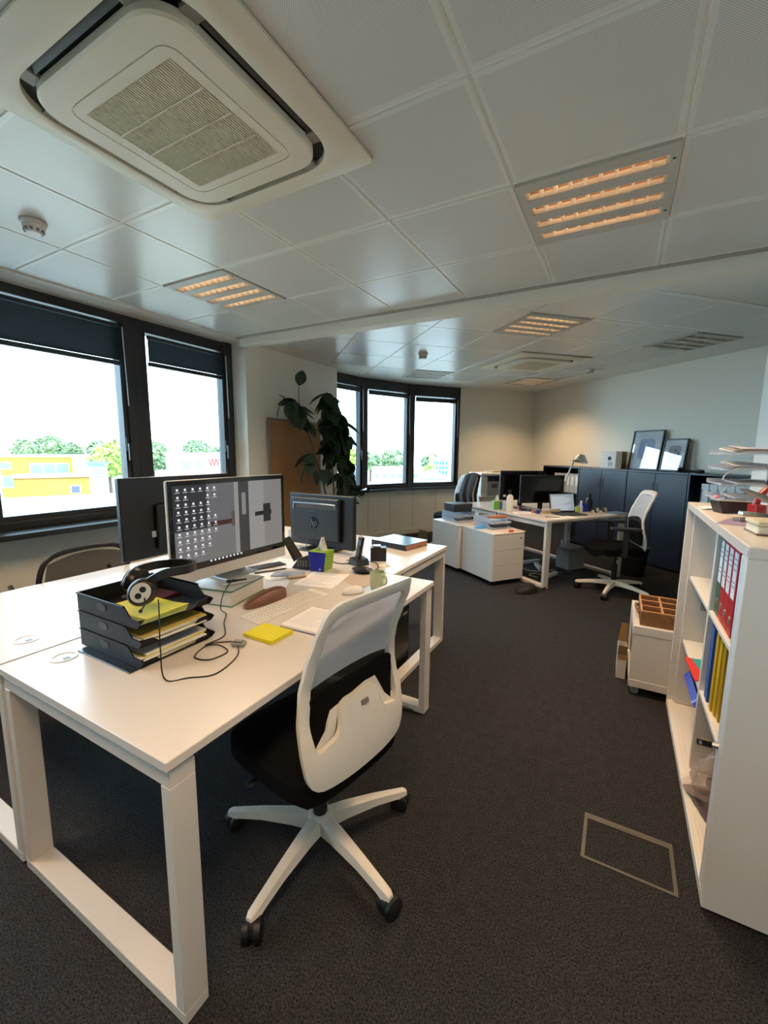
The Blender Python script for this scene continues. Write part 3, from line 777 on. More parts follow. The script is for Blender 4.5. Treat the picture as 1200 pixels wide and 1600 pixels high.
def binder(x, y, z, w, h, col, label, group, name='binder', labels=True, deep=.285):
    e = thing(name, label, 'binder', (x, y, z), 0, group)
    mm = mat('binder_'+col, col, .35, var=.04)
    G().rbox(0, .004, 0, w, 0, h, .0015, 1).build('spine', mm, e)
    G().box(.004, deep, 0, .002, 0, h).build('cover', mm, e); G().box(.004, deep, w-.002, w, 0, h).build('cover', mm, e)
    G().box(.02, deep-.01, .004, w-.004, .008, h-.018).build('pages', paper_w, e)
    if labels:
        G().box(-.0008, 0, w*.16, w*.84, h*.42, h*.94).build('spine_label', mat('spine_paper', 'd9dbe0', .6, var=.05), e)
        g = G()
        for q in (.86, .80, .74, .60, .55): g.box(-.0011, -.0008, w*.25, w*.75, h*q, h*q+.004)
        g.build('spine_print', mat('ink_grey', '6d7180', .7), e)
        G().lathe([(.010, 0), (.0155, 0), (.0155, .002), (.010, .002)], 18, (-.0002, w/2, h*.17), rotm('Y', -90)).build('finger_ring', chrome, e)
        G().lathe([(0, 0), (.010, 0), (.010, .0008), (0, .0008)], 16, (-.0001, w/2, h*.17), rotm('Y', -90)).build('finger_hole', black_pl, e)
    return e
zb = .781
yy = DIV-.014
for col, w, lab in (('1f5a3c', .070, 'dark green lever arch binder beside the cabinet divider'), ('b01c26', .072, 'red lever arch binder next to the green one'), ('b31a22', .074, 'middle red lever arch binder in the row'), ('ad1620', .076, 'red lever arch binder nearest the cabinet jamb')):
    yy -= w+.003+(.006 if lab.startswith('dark') else 0); binder(cx0+.052, yy, zb, w, .318, col, lab, 'binders on the upper shelf')
zl = .426
bl = binder(cx0+.048, DIV-.115, zl, .055, .31, '2159a8', 'blue folder standing on the lower cabinet shelf', 'folders on the lower shelf', 'folder', False)
for k, c in enumerate(('c9a21a', 'd2b02e', 'b8921a')):
    binder(cx0+.050+.006*k, DIV-.185-.036*k, zl, .032, .315-.008*k, c, ['yellow folder leaning next to the blue one', 'middle yellow folder on the lower shelf', 'yellow folder nearest the lock'][k], 'folders on the lower shelf', 'folder', False)
e = thing('plastic_tray', 'dark blue plastic tray leaning under the left cabinet shelf', 'tray', (.362, 2.335, .335), 0); e.rotation_euler = (0, math.radians(38), 0)
bpm = mat('blue_plastic', '1726b0', .3)
G().prism(rr(.40, .36, .05, 6, .20, 0), -.012, 0).build('tray_floor', bpm, e); G().ring(rr(.40, .36, .05, 6, .20, 0), rr(.384, .344, .042, 6, .20, 0), 0, .022).build('tray_rim', bpm, e)
# folders lying on the lower left shelf
def flat(name, label, cat, x, y, z, w, d, t, rz, m, r=.0, group=None):
    g = G().rbox(-w/2, w/2, -d/2, d/2, 0, t, r, 1) if r else G().box(-w/2, w/2, -d/2, d/2, 0, t)
    o = g.build(name, m, None, (x, y, z), rz); return tag(o, label, cat, group)
flat('paper_folder', 'red paper folder lying on the left cabinet shelf, edge sticking out', 'folder', .49, 2.33, .427, .28, .24, .005, math.radians(3), mat('red_card', 'd0342c', .6))
flat('paper_folder', 'teal paper folder lying on top of the red one', 'folder', .53, 2.33, .4325, .28, .25, .004, math.radians(9), mat('teal_card', '2f9a98', .6))
e = thing('green_box', 'small dark green box with a clear lid on the left cabinet shelf', 'box', (.56, 2.30, .4375), .1)
G().rbox(-.06, .06, -.05, .05, 0, .12, .004).build('body', mat('green_plastic', '2e6e33', .4), e)
G().rbox(-.055, .055, -.045, .045, .12, .18, .004).build('lid', clear_pl, e)
G().rbox(-.03, .02, -.03, .03, .1205, .155, .01).build('contents', mat('silver_thing', '8d8f90', .3, metal=.5), e)
# clear bag with a bottle on the cabinet floor
e = thing('plastic_bag', 'crumpled clear plastic bag slumped in the cabinet bottom', 'bag', (.435, 1.985, .055))
bagm = mat('bag_film', 'b9a9a6', .12, alpha=.42, var=.05)
def bagf(a, b):
    t = 2*PI*a; zz = .27*b; r = (.092-.055*b+.03*math.sin(PI*min(1, b*1.4)))*(1+.12*math.sin(5*t+9*b)+.08*math.sin(11*t-14*b))
    return (.85*r*math.cos(t)+.03*b, 1.0*r*math.sin(t)-.03*b, zz)
G().surf(bagf, 36, 18).build('bag_film', bagm, e)
G().surf(lambda a, b: (-.02+.1*b*math.cos(2*PI*a), .08*b*math.sin(2*PI*a), .004+.02*b*(1+.4*math.sin(9*a))), 18, 4).build('bag_base', bagm, e)
o = G().cyl((0, 0, 0), (0, 0, .11), .03, n=18).cyl((0, 0, .11), (0, 0, .13), .03, .016, n=18).build('bottle_body', mat('pale_bottle', 'b9aba5', .35), None)
e2 = thing('bottle', 'small bottle with silver cap inside the clear bag', 'bottle', (.53, 1.975, .105), 0)
o.parent = e2; o.rotation_euler = (math.radians(0), math.radians(-70), math.radians(25))
o2 = G().cyl((0, 0, .13), (0, 0, .16), .019, n=16).build('cap', chrome, e2); o2.rotation_euler = o.rotation_euler
flat('dark_pouch', 'flat dark pouch under the clear bag', 'pouch', .43, 1.93, .0505, .16, .20, .014, .3, mat('pouch_dark', '4a3f42', .6), .006)
# ================================================================== ON THE NEAR DESKS
ZT = .735
tray_m = mat('letter_tray_black', '131417', .5, spec=.3, var=.08)
def letter_tray(x, y, z, rz, m, label, group, name='letter_tray', L=.36, W=.265, H_=.062):
    """local: opening towards +x"""
    e = thing(name, label, 'letter tray', (x, y, z), rz, group)
    G().rbox(-L/2, L/2-.02, -W/2, W/2, 0, .004, .001, 1).build('tray_floor', m, e)
    G().box(-L/2, -L/2+.004, -W/2, W/2, .004, H_).build('back_wall', m, e)
    side = [(-L/2, .0), (L/2-.02, 0), (L/2, .022), (L/2-.01, .026), (L/2-.05, .028), (L/2-.085, H_), (-L/2, H_)]
    for s in (-1, 1):
        G().prism(side, s*W/2-.002, s*W/2+.002, 'y').build('side_wall', m, e)
        G().box(-L/2, L/2-.085, s*W/2-(.002 if s > 0 else .006), s*W/2+(.006 if s > 0 else .002), H_-.004, H_).build('rim', m, e)
    for s in (-1, 1):
        G().prism([(s*.06, .0), (s*W/2, 0), (s*W/2, .024), (s*.085, .020)], L/2-.024, L/2-.020, 'x').build('front_lip', m, e)
    return e
tx, ty = -1.425, .855
tl = ['bottom black letter tray of the stack on the foreground desk', 'middle black letter tray of the stack on the foreground desk', 'top black letter tray of the stack, holding the headset']
for k in range(3):
    e = letter_tray(tx, ty, ZT+.005+.064*k, 0, tray_m, tl[k], 'black letter trays')
    G().prism([(-.03+.028*math.cos(a*PI/6), .036+.014*math.sin(a*PI/6)) for a in range(12)], -.1363, -.1345, 'y').build('grip_hole', black_pl, e)
yel = mat('yellow_paper', 'cfc62f', .7, var=.06); pal = mat('pale_green_paper', 'b9cf9a', .7); man = mat('manila', 'cdb45a', .7)
# papers in the trays: two stacks and a top sheet bundle
for k, (zb_, label, cols) in enumerate(((ZT+.0095, 'stack of mixed papers in the bottom letter tray', (paper_w, man, paper_w, paper_w, yel, paper_w)), (ZT+.0735, 'stack of papers in the middle letter tray', (paper_w, yel, paper_w, paper_w, paper_w, man)))):
    e = thing('paper_stack', label, 'papers', (tx, ty, zb_), 0, 'papers in letter trays')
    for j, c in enumerate(cols):
        dx, dy, a = random.uniform(-.008, .014), random.uniform(-.006, .006), random.uniform(-.03, .03)
        G().box(-.15, .155, -.115, .115, 0, .004).build('sheet', c, e, loc=(dx, dy, .0046*j), rz=a)
e = thing('paper_stack', 'yellow and pale green sheets curling over the top letter tray', 'papers', (tx+.045, ty-.035, ZT+.1375), -.05, 'papers in letter trays')
for j, c in enumerate((pal, yel, pal, yel)):
    G().surf(lambda a, b, j=j: (-.11+.235*a, -.075+.15*b, .004+.0045*j+.02*max(0, a-.55)**2*(1+b)), 8, 4, thick=(0, 0, -.002)).build('sheet', c, e, rz=.04*j-.05)
flat('spiral_notebook', 'dark red spiral notebook at the back of the top letter tray', 'notebook', -1.50, .915, ZT+.1375, .15, .12, .012, .1, mat('maroon_cover', '4a1520', .45), .002)
g = G()
for k in range(14): g.lathe([(.0045, -.0012), (.0062, -.0012), (.0062, .0012), (.0045, .0012)], 10, (-.066+.0101*k, -.060, .009), rotm('Y', 90))
g.build('spiral_binding', chrome, bpy.data.objects['spiral_notebook'])
flat('document_folder', 'flat black folder sticking out under the letter trays', 'folder', -1.42, .835, ZT, .30, .29, .0045, .0, mat('folder_black', '17181c', .25), .001)

# headset lying on the top tray
hs_m = mat('headset_black', '0c0c0d', .35, var=.1)
e = thing('headset', 'black over-ear headset with white rings lying on the top letter tray', 'headset', (-1.325, .80, .90), math.radians(15))
def cup(c, ax, name):
    n = Vector(ax).normalized(); q = Vector((0, 0, 1)).rotation_difference(n).to_matrix()
    p = bpy.data.objects.new(name, None); COL.objects.link(p); p.parent = e; p.location = c; p.rotation_euler = q.to_euler()
    G().lathe([(0, -.012), (.030, -.014), (.038, -.010), (.040, .004), (.036, .014), (.030, .020), (0, .022)], 26, sy=1.12).build('shell', hs_m, p)
    G().lathe([(.020, -.030), (.034, -.034), (.041, -.026), (.040, -.012), (.030, -.010)], 26, sy=1.12).build('ear_cushion', mat('ear_foam', '131314', .9, bump=.4), p)
    G().lathe([(.0, .0221), (.028, .0221), (.028, .0232), (0, .0232)], 26, sy=1.12).build('side_disc', mat('disc_silver', 'c9cac6', .35), p)
    for s in (-1, 1): G().lathe([(0, .0233), (.0095, .0233), (.0095, .0242), (0, .0242)], 16, (.0, s*.0115, 0)).build('disc_dot', black_pl, p)
    return p
cup(Vector((.03, -.055, .075)), (.55, -.80, .22), 'ear_cup'); cup(Vector((-.075, .02, .085)), (-.75, -.3, .35), 'ear_cup')
band = catmull([(.035, -.045, .100), (.075, -.01, .125), (.11, .06, .125), (.085, .125, .12), (.02, .14, .118), (-.05, .11, .115), (-.085, .055, .108), (-.08, .025, .10)], 6)
g = G(); vs = []
for i, p in enumerate(band):
    t = (band[min(i+1, len(band)-1)]-band[max(i-1, 0)]).normalized(); nrm = t.cross(Vector((0, 0, 1))).normalized()
    for (a, b) in ((-.004, -.014), (.004, -.014), (.004, .014), (-.004, .014)): vs.append(p+nrm*a+Vector((0, 0, b)))
L_ = len(band); g.add(vs, [(i*4+k, i*4+(k+1) % 4, (i+1)*4+(k+1) % 4, (i+1)*4+k) for i in range(L_-1) for k in range(4)], True)
g.build('headband', hs_m, e)
G().tube(catmull([(.045, -.06, .07), (.07, -.09, .05), (.085, -.12, .045)], 4), .0025, 6).ball((.088, -.124, .045), .006, 8, 6).build('microphone', hs_m, e)
cord = mat('cord_black', '0b0b0c', .5)
path = [(-1.24, .78, .95), (-1.17, .735, .92), (-1.135, .71, .84), (-1.13, .715, .745), (-1.09, .765, .7375), (-1.04, .82, .7375), (-1.07, .93, .7375), (-1.125, .985, .742)]
o = G().tube(catmull(path, 8), .0022, 6).build('cord', cord, None); tag(o, 'thin black headset cord looping over the desk edge of the trays', 'cord')
path = [(-1.14, 1.005, .742), (-1.19, .99, .7375), (-1.225, .94, .7375), (-1.19, .86, .738), (-1.13, .87, .738), (-1.125, .94, .738), (-1.19, .955, .740), (-1.225, .93, .741), (-1.235, 1.02, .738), (-1.33, 1.10, .738), (-1.40, 1.17, .738), (-1.455, 1.19, .742), (-1.475, 1.22, .79), (-1.50, 1.28, .822), (-1.545, 1.345, .822)]
o = G().tube(catmull(path, 8), .0022, 6).build('cord', cord, None); tag(o, 'black cord coiling from the inline control to the monitor', 'cord')
e = thing('inline_control', 'small grey inline headset control on the desk beside the trays', 'remote control', (-1.13, .995, ZT), math.radians(25))
G().rbox(-.024, .024, -.016, .016, 0, .016, .007, 3).build('body', mat('control_grey', '8f8f8f', .4), e)
G().rbox(-.018, .014, -.0105, .0105, .0155, .0175, .001).build('face', black_pl, e)
for k in range(3): G().box(-.013+.009*k, -.007+.009*k, -.005, .005, .0175, .0183).build('button', mat('button_grey', 'b9b9b6', .5), e)

# ---- screens
bez = mat('glass_bezel_black', '08080a', .08, spec=.6, var=0)
def scr(col, s): return mat('screen_%s_%s' % (col, s), col, .25, emit=s, var=.05, scale=8)
def monitor_stand(e, m, h, foot=(.20, .17), neck=.05, back=.05):
    G().rbox(-foot[1]/2-back*.3, foot[1]/2-back*.3, -foot[0]/2, foot[0]/2, 0, .008, .003).build('stand_foot', m, e)
    G().rbox(-back-.008, -back+.004, -neck, neck, .008, h, .003).build('stand_neck', m, e)
e = thing('desktop_monitor', 'large all-in-one computer with white chin showing a desktop full of icons', 'monitor', (-1.63, 1.44, .8185), math.radians(-1))
W, zb_, zt_ = .345, .012, .470
G().rbox(-.022, -.002, -W, W, zb_, zt_, .009, 3).build('case', white_pl, e)
G().rbox(-.0021, .001, -W+.002, W-.002, zb_+.052, zt_-.002, .001).build('bezel', bez, e)
G().rbox(-.0021, .0012, -W+.002, W-.002, zb_+.001, zb_+.050, .001).build('chin', mat('chin_silver', 'cfcac3', .35, var=.01), e)
G().rbox(-.12, .05, -.10, .10, -.0125, -.006, .002).build('stand_foot', chrome, e)
G().prism([(-.06, -.008), (-.045, -.008), (-.012, .12), (-.03, .12)], -.09, .09, 'y').build('stand_neck', chrome, e)
sc = G().box(.001, .0016, -W+.024, W-.024, zb_+.070, zt_-.024).build('screen', scr('5d5f66', .18), e)
def sp(name, y0, y1, z0, z1, col, s, d=.0020, kind=None):
    # fractions of the screen: y from its left edge, z from its bottom
    ya, yb = -W+.024, W-.024; za, zc = zb_+.070, zt_-.024
    return G().box(.0016, d, ya+(yb-ya)*y0, ya+(yb-ya)*y1, za+(zc-za)*z0, za+(zc-za)*z1).build(name, scr(col, s), sc)
sp('wallpaper_shade', 0, .26, .45, 1, '33353d', .10); sp('wallpaper_shade', 0, .50, .035, .45, '6b6d73', .16)
sp('wallpaper_wall', .50, .54, .035, 1, '85878b', .18); sp('wallpaper_wall', .54, .64, .035, 1, '3b3d42', .12); sp('wallpaper_wall', .64, .80, .035, 1, '85878c', .18); sp('wallpaper_wall', .80, 1, .035, 1, '7b7c81', .15)
sp('wallpaper_door', .57, .61, .55, .85, '77797e', .2, .0022)
sp('wallpaper_lever', .27, .49, .46, .52, '4a2f2a', .08, .0023); sp('wallpaper_lever', .47, .50, .42, .62, '55504e', .1, .0024)
sp('wallpaper_handle', .70, .88, .50, .56, '26272c', .06, .0023); sp('wallpaper_handle', .79, .87, .40, .66, '2b2c31', .06, .0024)
sp('taskbar', 0, 1, 0, .035, '1d1f26', .08, .0022)
g = G(); ya, yb = -W+.024, W-.024; za, zc = zb_+.070, zt_-.024
rows = [6, 2, 5, 5, 4, 4, 4, 5, 5, 4]
for r, nn in enumerate(rows):
    for c_ in list(range(nn))+([4, 5] if nn < 5 and r < 8 else []):
        y = ya+(yb-ya)*(.035+.058*c_); z = zc-(zc-za)*(.05+.088*r)
        g.box(.0023, .0027, y-.0048, y+.0048, z-.0048, z+.0048); g.box(.0023, .0026, y-.011, y+.011, z-.0125, z-.0105)
g.build('desktop_icons', scr('b9bfca', .42), sc, kind='stuff')
g = G()
for k in range(9): g.box(.0023, .0027, ya+.17+.022*k, ya+.180+.022*k, za+.004, za+.011)
g.build('taskbar_icons', scr('aab3c4', .5), sc, kind='stuff')
# the thick green book pair carrying it
e = thing('thick_book', 'thick white paged book with green covers under the all-in-one computer', 'book', (-1.60, 1.335, ZT), math.radians(12))
gm = mat('green_cover', '1d6a46', .35)
G().rbox(-.135, .135, -.13, .13, 0, .003, .001).build('cover', gm, e); G().rbox(-.135, .135, -.13, .13, .066, .069, .001).build('cover', gm, e)
G().box(-.13, .13, -.125, .125, .003, .066).build('pages', mat('page_block', 'd9d3c8', .8, var=.05, scale=200), e)
G().box(-.12, .13, -.12, .125, .069, .0705).build('cover_sheet', mat('cover_print', 'aeb4b8', .3, var=.25, scale=14), e)
G().cyl((-1.53, 1.36, .812), (-1.50, 1.345, .812), .010, n=10)
o = G().cyl((-.022, 0, .004), (.022, 0, .004), .004, n=8).build('usb_plug', black_pl, None, (-1.525, 1.375, .8075), .9); tag(o, 'small black plug on the green book', 'plug')
G().rbox(.0, .05, -.012, .012, 0, .007, .002).build('plug_cable_end', black_pl, o, loc=(-.07, 0, 0))
o = G().cyl((-.07, 0, .005), (.055, 0, .005), .005, n=8).cyl((.055, 0, .005), (.07, 0, .005), .005, .001, n=8).build('pen', mat('pen_silver', 'c6c7ca', .3), None, (-1.505, 1.335, .8065), 1.2); tag(o, 'silver pen lying on the green book', 'pen')

# back monitor of the window side desk (we see its rear)
e = thing('desktop_monitor', 'black monitor of the window side desk seen from behind with a white sticker', 'monitor', (-1.96, 1.385, ZT), 0)
G().rbox(-.02, .012, -.308, .308, .165, .552, .006).build('case', mat('monitor_black', '0e0f12', .4), e)
G().rbox(.012, .035, -.15, .14, .20, .42, .012).build('rear_housing', mat('monitor_black', '0e0f12', .4), e)
G().rbox(.035, .05, -.035, .035, 0.01, .36, .004).build('stand_neck', black_pl, e)
G().rbox(-.09, .10, -.12, .12, 0, .012, .004).build('stand_foot', black_pl, e)
G().box(-.021, -.02, -.295, .295, .18, .54).build('screen', scr('16181c', .05), e)
G().box(.0121, .0126, -.168, -.122, .262, .292).build('sticker', mat('sticker_white', 'c9c9cb', .6, var=.2, scale=300), e)

# the monitor with the round logo, rear to us
hpb = mat('monitor_slate', '12171e', .42, var=.04)
e = thing('desktop_monitor', 'dark grey monitor seen from behind with a round logo on the crosswise desk', 'monitor', (-1.775, 2.31, ZT), math.radians(-2))
G().rbox(-.278, .278, -.004, .032, .025, .388, .008, 3).build('case', hpb, e)
rh = G().rbox(-.235, .18, -.034, -.003, .07, .365, .012, 3).build('rear_housing', hpb, e)
G().tube(catmull([(-.215, -.036, .285), (-.205, -.036, .318), (-.185, -.036, .325), (.12, -.036, .325), (.145, -.036, .318), (.155, -.036, .30)], 5), .006, 8).build('cable_ridge', mat('ridge_grey', '6f7c8c', .3, metal=.4), rh)
G().box(-.20, .145, -.0345, -.0335, .292, .315).build('air_vent', mat('vent_brown', '4a3a2c', .6), rh)
G().rbox(-.085, -.005, -.036, -.0335, .268, .285, .003).build('label_recess', mat('recess_blue', '1b2434', .4), rh)
G().lathe([(0, 0), (.041, 0), (.041, .0015), (0, .0015)], 32, (-.032, -.0335, .195), rotm('X', 90)).build('logo_disc', mat('logo_dark', '040506', .6, spec=.2), rh)
g = G(); text_mesh(g, 'hp', .066, lambda x, y, h: (-.034+x+.25*y, -.0352-h, .193+y*1.05)); g.build('logo_letters', mat('logo_letter_grey', '5b6672', .4), rh)
G().rbox(-.04, .04, -.002, .03, .0, .07, .006).build('stand_neck', black_pl, e); G().rbox(-.13, .13, -.09, .12, 0, .012, .005).build('stand_foot', black_pl, e)
G().box(-.268, .268, .0321, .0328, .04, .376).build('screen', scr('16181c', .05), e)
for xx in (-.10, .04): 
    G().tube(catmull([(xx, -.03, .08), (xx+.01, -.045, .04), (xx+.02, -.07, .006), (xx+.09, -.10, .004)], 5), .003, 6).build('cable', mat('cable_grey', '4a4e56', .5), e)

# ---- keyboard, wrist rest, mouse, pads
e = thing('keyboard', 'slim white keyboard in front of the all-in-one computer', 'keyboard', (-1.24, 1.375, ZT), math.radians(90-3))
G().prism([(-.058, .0), (.058, 0), (.058, .013), (-.058, .006)], -.215, .215, 'x').build('body', white_pl, e)
key0 = G().rbox(-.0072, .0072, -.0072, .0072, 0, .003, .001, 1).build('key', mat('key_white', 'e7e2da', .5, var=.02), e); firstk = True
for r in range(6):
    for c_ in range(19):
        if r == 0 and 4 <= c_ <= 8: continue
        p = (-.199+.0205*c_+(.0015*(r % 2)), -.047+.0183*r, .0066+.0011*r+.0005)
        if firstk: key0.location = p; firstk = False
        else: share(key0, e, p)
G().rbox(-.05, .05, -.0072, .0072, 0, .003, .001, 1).build('space_bar', mat('key_white', 'e7e2da', .5), e, loc=(-.085, -.047, .0071))
e = thing('wrist_rest', 'brown curved leather case lying behind the keyboard', 'case', (-1.365, 1.365, ZT), math.radians(84))
lea = mat('brown_leather', '7b5240', .45, var=.12, scale=40, bump=.1)
def casef(a, b):
    t = PI*a; x = -.115*math.cos(t); w = .036*math.sin(t)**.6; ph = PI*b
    return (x, -w*math.cos(ph), .056*math.sin(t)**.55*math.sin(ph)**.7*(1+.25*math.cos(t)*-1))
G().surf(casef, 24, 12).build('shell', lea, e)
G().tube([(p[0], p[1], p[2]+.001) for p in [casef(.06+.88*k/20, .34) for k in range(21)]], .0022, 6).build('seam', mat('seam_leather', '4d3026', .6), e)
e = thing('computer_mouse', 'white computer mouse between the paper and the mug', 'mouse', (-1.09, 1.665, ZT), math.radians(55))
G().surf(lambda a, b: (.055*math.cos(2*PI*a)*math.sin(PI/2*b if b else 0), .030*math.sin(2*PI*a)*math.sin(PI/2*b), .036*math.cos(PI/2*b)**.8*(1+.12*math.cos(2*PI*a)*math.sin(PI/2*b))), 26, 10).build('shell', white_pl, e)
G().surf(lambda a, b: (.056*math.cos(2*PI*a)*(1-b*0), .0308*math.sin(2*PI*a), .001+.006*b), 26, 1).build('base', mat('mouse_base', 'b8b3aa', .5), e)
G().lathe([(0, -.003), (.008, -.003), (.008, .003), (0, .003)], 12, (.028, 0, .0235), rotm('X', 90)).build('wheel', mat('wheel_grey', '9d9d9b', .5), e)
e = thing('sticky_note_pad', 'yellow sticky note pad near the front of the desk', 'note pad', (-1.105, 1.112, ZT), math.radians(-2))
for k in range(4): G().surf(lambda a, b, k=k: (-.072+.144*a, -.056+.112*b, .001+.0028*k+.004*max(0, a-.7)*(k == 3)), 5, 2, thick=(0, 0, .0026)).build('note_layer', mat('sticky_yellow', 'e2d51a', .65, var=.03), e, rz=.012*k)
e = thing('notebook', 'open ruled notepad with purple cover edge in front of the keyboard', 'notebook', (-1.02, 1.30, ZT), math.radians(3))
G().rbox(-.105, .105, -.11, .11, 0, .003, .001).build('cover', mat('purple_cover', '5b4a8a', .5), e); G().box(-.102, .102, -.107, .107, .003, .011).build('pages', paper_w, e)
g = G()
for k in range(12): g.box(-.085, -.085+random.uniform(.08, .16), .085-.014*k, .0862-.014*k, .011, .0112)
g.build('handwriting', mat('ink_violet', '8a84a0', .8), e)
for k in range(5): G().add([(-.08+.03*k, .107, .0112), (-.068+.03*k, .107, .0112), (-.074+.03*k, .118, .0112)], [(0, 1, 2)]).build('torn_tab', mat('tab_brown', '8d7f74', .7), e)
def sheet(label, x, y, rz, w, d, z=ZT, lines=10, m=None, curl=.006, name='paper_sheet', group='loose papers on the desk'):
    e = thing(name, label, 'paper', (x, y, z), rz, group)
    G().surf(lambda a, b: (-w/2+w*a, -d/2+d*b, .0006+curl*max(0, a*b-.5)**2*4), 6, 6, thick=(0, 0, .0004)).build('sheet', m or paper_w, e)
    if lines:
        g = G()
        for k in range(lines): g.box(-w*.4, -w*.4+w*random.uniform(.4, .8), d*.4-d*.8*k/lines, d*.4-d*.8*k/lines+.0014, .0012, .0014)
        g.build('text_lines', mat('print_grey', '9a9496', .8), e)
    return e
sheet('handwritten sheet of paper in front of the tissue box', -1.35, 1.765, math.radians(12), .22, .25, lines=16)
sheet('pale sheet half under the mouse and the mug', -1.17, 1.86, math.radians(-20), .2, .16, lines=6, m=mat('beige_sheet', 'bfae9e', .7))
sheet('loose sheet sticking out behind the wrist case', -1.52, 1.56, math.radians(30), .17, .12, lines=0)
sheet('white papers beyond the all-in-one computer', -1.72, 1.93, math.radians(15), .25, .2, lines=8)
sheet('small white note under the all-in-one computer', -1.62, 1.68, math.radians(-25), .14, .10, lines=4)
flat('document_wallet', 'flat grey card wallet next to the tissue box', 'wallet', -1.57, 1.745, ZT+.001, .17, .10, .006, math.radians(25), mat('wallet_grey', '8b919a', .5), .002)
flat('wooden_clip', 'short wooden clip holding cards near the wallet', 'clip', -1.485, 1.72, ZT+.002, .10, .022, .012, math.radians(55), mat('clip_wood', 'b39a7c', .6), .004)
flat('clipboard', 'dark flat tablet among the papers near the computer', 'tablet', -1.79, 1.80, ZT+.002, .08, .22, .006, math.radians(-20), mat('tablet_dark', '3b3a42', .3), .002)
o = G().cyl((-.09, 0, .004), (.09, 0, .004), .004, n=8).build('pen', mat('pen_dark', '1b1b1d', .4), None, (-1.70, 1.74, ZT), math.radians(62)); tag(o, 'black pen on the papers near the computer', 'pen')
G().cyl((.09, 0, .004), (.105, 0, .004), .004, .0008, n=8).build('tip', chrome, o)

# tissue box with trapezoid blue front
e = thing('tissue_box', 'blue and green tissue box with a tissue pulled up', 'tissue box', (-1.478, 1.925, ZT), math.radians(8))
tw = [(-.044, 0), (.044, 0), (.058, .112), (-.058, .112)]
G().prism(tw, -.05, .05, 'y').build('carton', mat('tissue_green', '7fa51f', .45, var=.1), e)
G().prism([(-.042, .001), (.042, .001), (.056, .1115), (-.056, .1115)], -.0512, -.050, 'y').build('front_print', mat('tissue_blue', '1626a8', .4), e)
G().lathe([(.003, 0), (.006, 0), (.006, .001), (.003, .001)], 12, (.018, -.0512, .014), rotm('X', 90)).build('logo', mat('logo_white', 'cdd3ee', .5), e)
G().surf(lambda a, b: ((1-b*.75)*.034*(2*a-1)+.01*b, .012*math.sin(7*a+3*b)*(1-b*.5), .111+.08*b), 10, 6, thick=(0, .003, 0)).build('tissue', mat('tissue_white', 'e9e6e2', .9), e)
# angled black phone stand
e = thing('phone_stand', 'angled black slotted stand holding a dark card left of the tissue box', 'stand', (-1.60, 1.88, ZT), math.radians(10))
G().prism([(-.045, 0), (.065, 0), (.075, .07), (.06, .085), (.0, .06), (-.03, .02)], -.02, .02, 'y').build('cradle', dark_pl, e)
for k in range(4): G().box(-.005+.018*k, .001+.018*k, -.0206, -.0199, .018, .055).build('slot', mat('slot_pale', '8c8479', .5), e)
G().prism([(-.095, .175), (-.085, .178), (.0, .062), (-.02, .045)], -.035, .035, 'y').build('card', black_pl, e)
# cordless phone
e = thing('cordless_phone', 'black cordless phone upright in its cradle', 'phone', (-1.36, 2.13, ZT), math.radians(-20))
G().prism([(-.035, 0), (.06, 0), (.045, .035), (-.02, .045)], -.045, .045, 'y').build('cradle', black_pl, e)
G().rbox(-.022, .022, -.011, .011, 0, .155, .009, 3).build('handset', mat('handset_black', '121316', .25), e, loc=(0, 0, .022), rot=(math.radians(-6), math.radians(8), 0))
G().box(-.015, .015, -.0122, -.0115, .10, .135).build('handset_screen', scr('4a545c', .06), e, loc=(.004, -.002, .022), rot=(math.radians(-6), math.radians(8), 0))
e = thing('pen_box', 'small black desk box with cables behind the cordless phone', 'box', (-1.30, 2.28, ZT), math.radians(30))
G().rbox(-.05, .05, -.035, .035, 0, .085, .004).build('body', black_pl, e); G().rbox(-.035, .015, -.02, .02, .0855, .097, .003).build('lid_tab', chrome, e)
o = G().tube(catmull([(-1.33, 2.2, .74), (-1.26, 2.18, .745), (-1.20, 2.10, .7385), (-1.22, 2.02, .7385), (-1.30, 2.04, .7385)], 6), .003, 6).build('cable', cord, None); tag(o, 'black cable curling beside the cordless phone', 'cable')
o = G().tube(catmull([(-1.46, 2.16, .7385), (-1.40, 2.20, .7385), (-1.42, 2.09, .7385), (-1.50, 2.08, .7385), (-1.56, 2.15, .7385)], 6), .003, 6).build('cable', cord, None); tag(o, 'black cables lying between the tissue box and the phone', 'cable')
e = thing('black_bowl', 'low black oval dish in front of the cordless phone', 'dish', (-1.24, 1.99, ZT), 0)
G().lathe([(0, .002), (.045, .002), (.065, .020), (.062, .022), (.043, .006), (0, .005)], 28, sy=.75).build('dish', black_pl, e)
G().tube(catmull([(-.03, 0, .015), (.0, .02, .02), (.03, .0, .018), (.0, -.02, .022)], 5, True), .004, 6, True).build('coiled_cable', cord, e)
e = thing('coffee_mug', 'pale green mug at the edge of the foreground desk', 'mug', (-1.025, 1.79, ZT), math.radians(-15))
mg = mat('mug_glaze', 'b7c3a2', .25, var=.02, coat=.3)
G().lathe([(0, 0), (.030, 0), (.034, .004), (.0385, .03), (.039, .086), (.0365, .087), (.035, .03), (.031, .008), (0, .008)], 30).build('body', mg, e)
G().tube(catmull([(.037, 0, .072), (.055, 0, .074), (.064, 0, .055), (.056, 0, .034), (.037, 0, .026)], 6), .005, 8).build('handle', mg, e)
e = thing('binder', 'dark binder with orange edged pages lying on the crosswise desk', 'binder', (-1.385, 2.745, ZT), math.radians(-12))
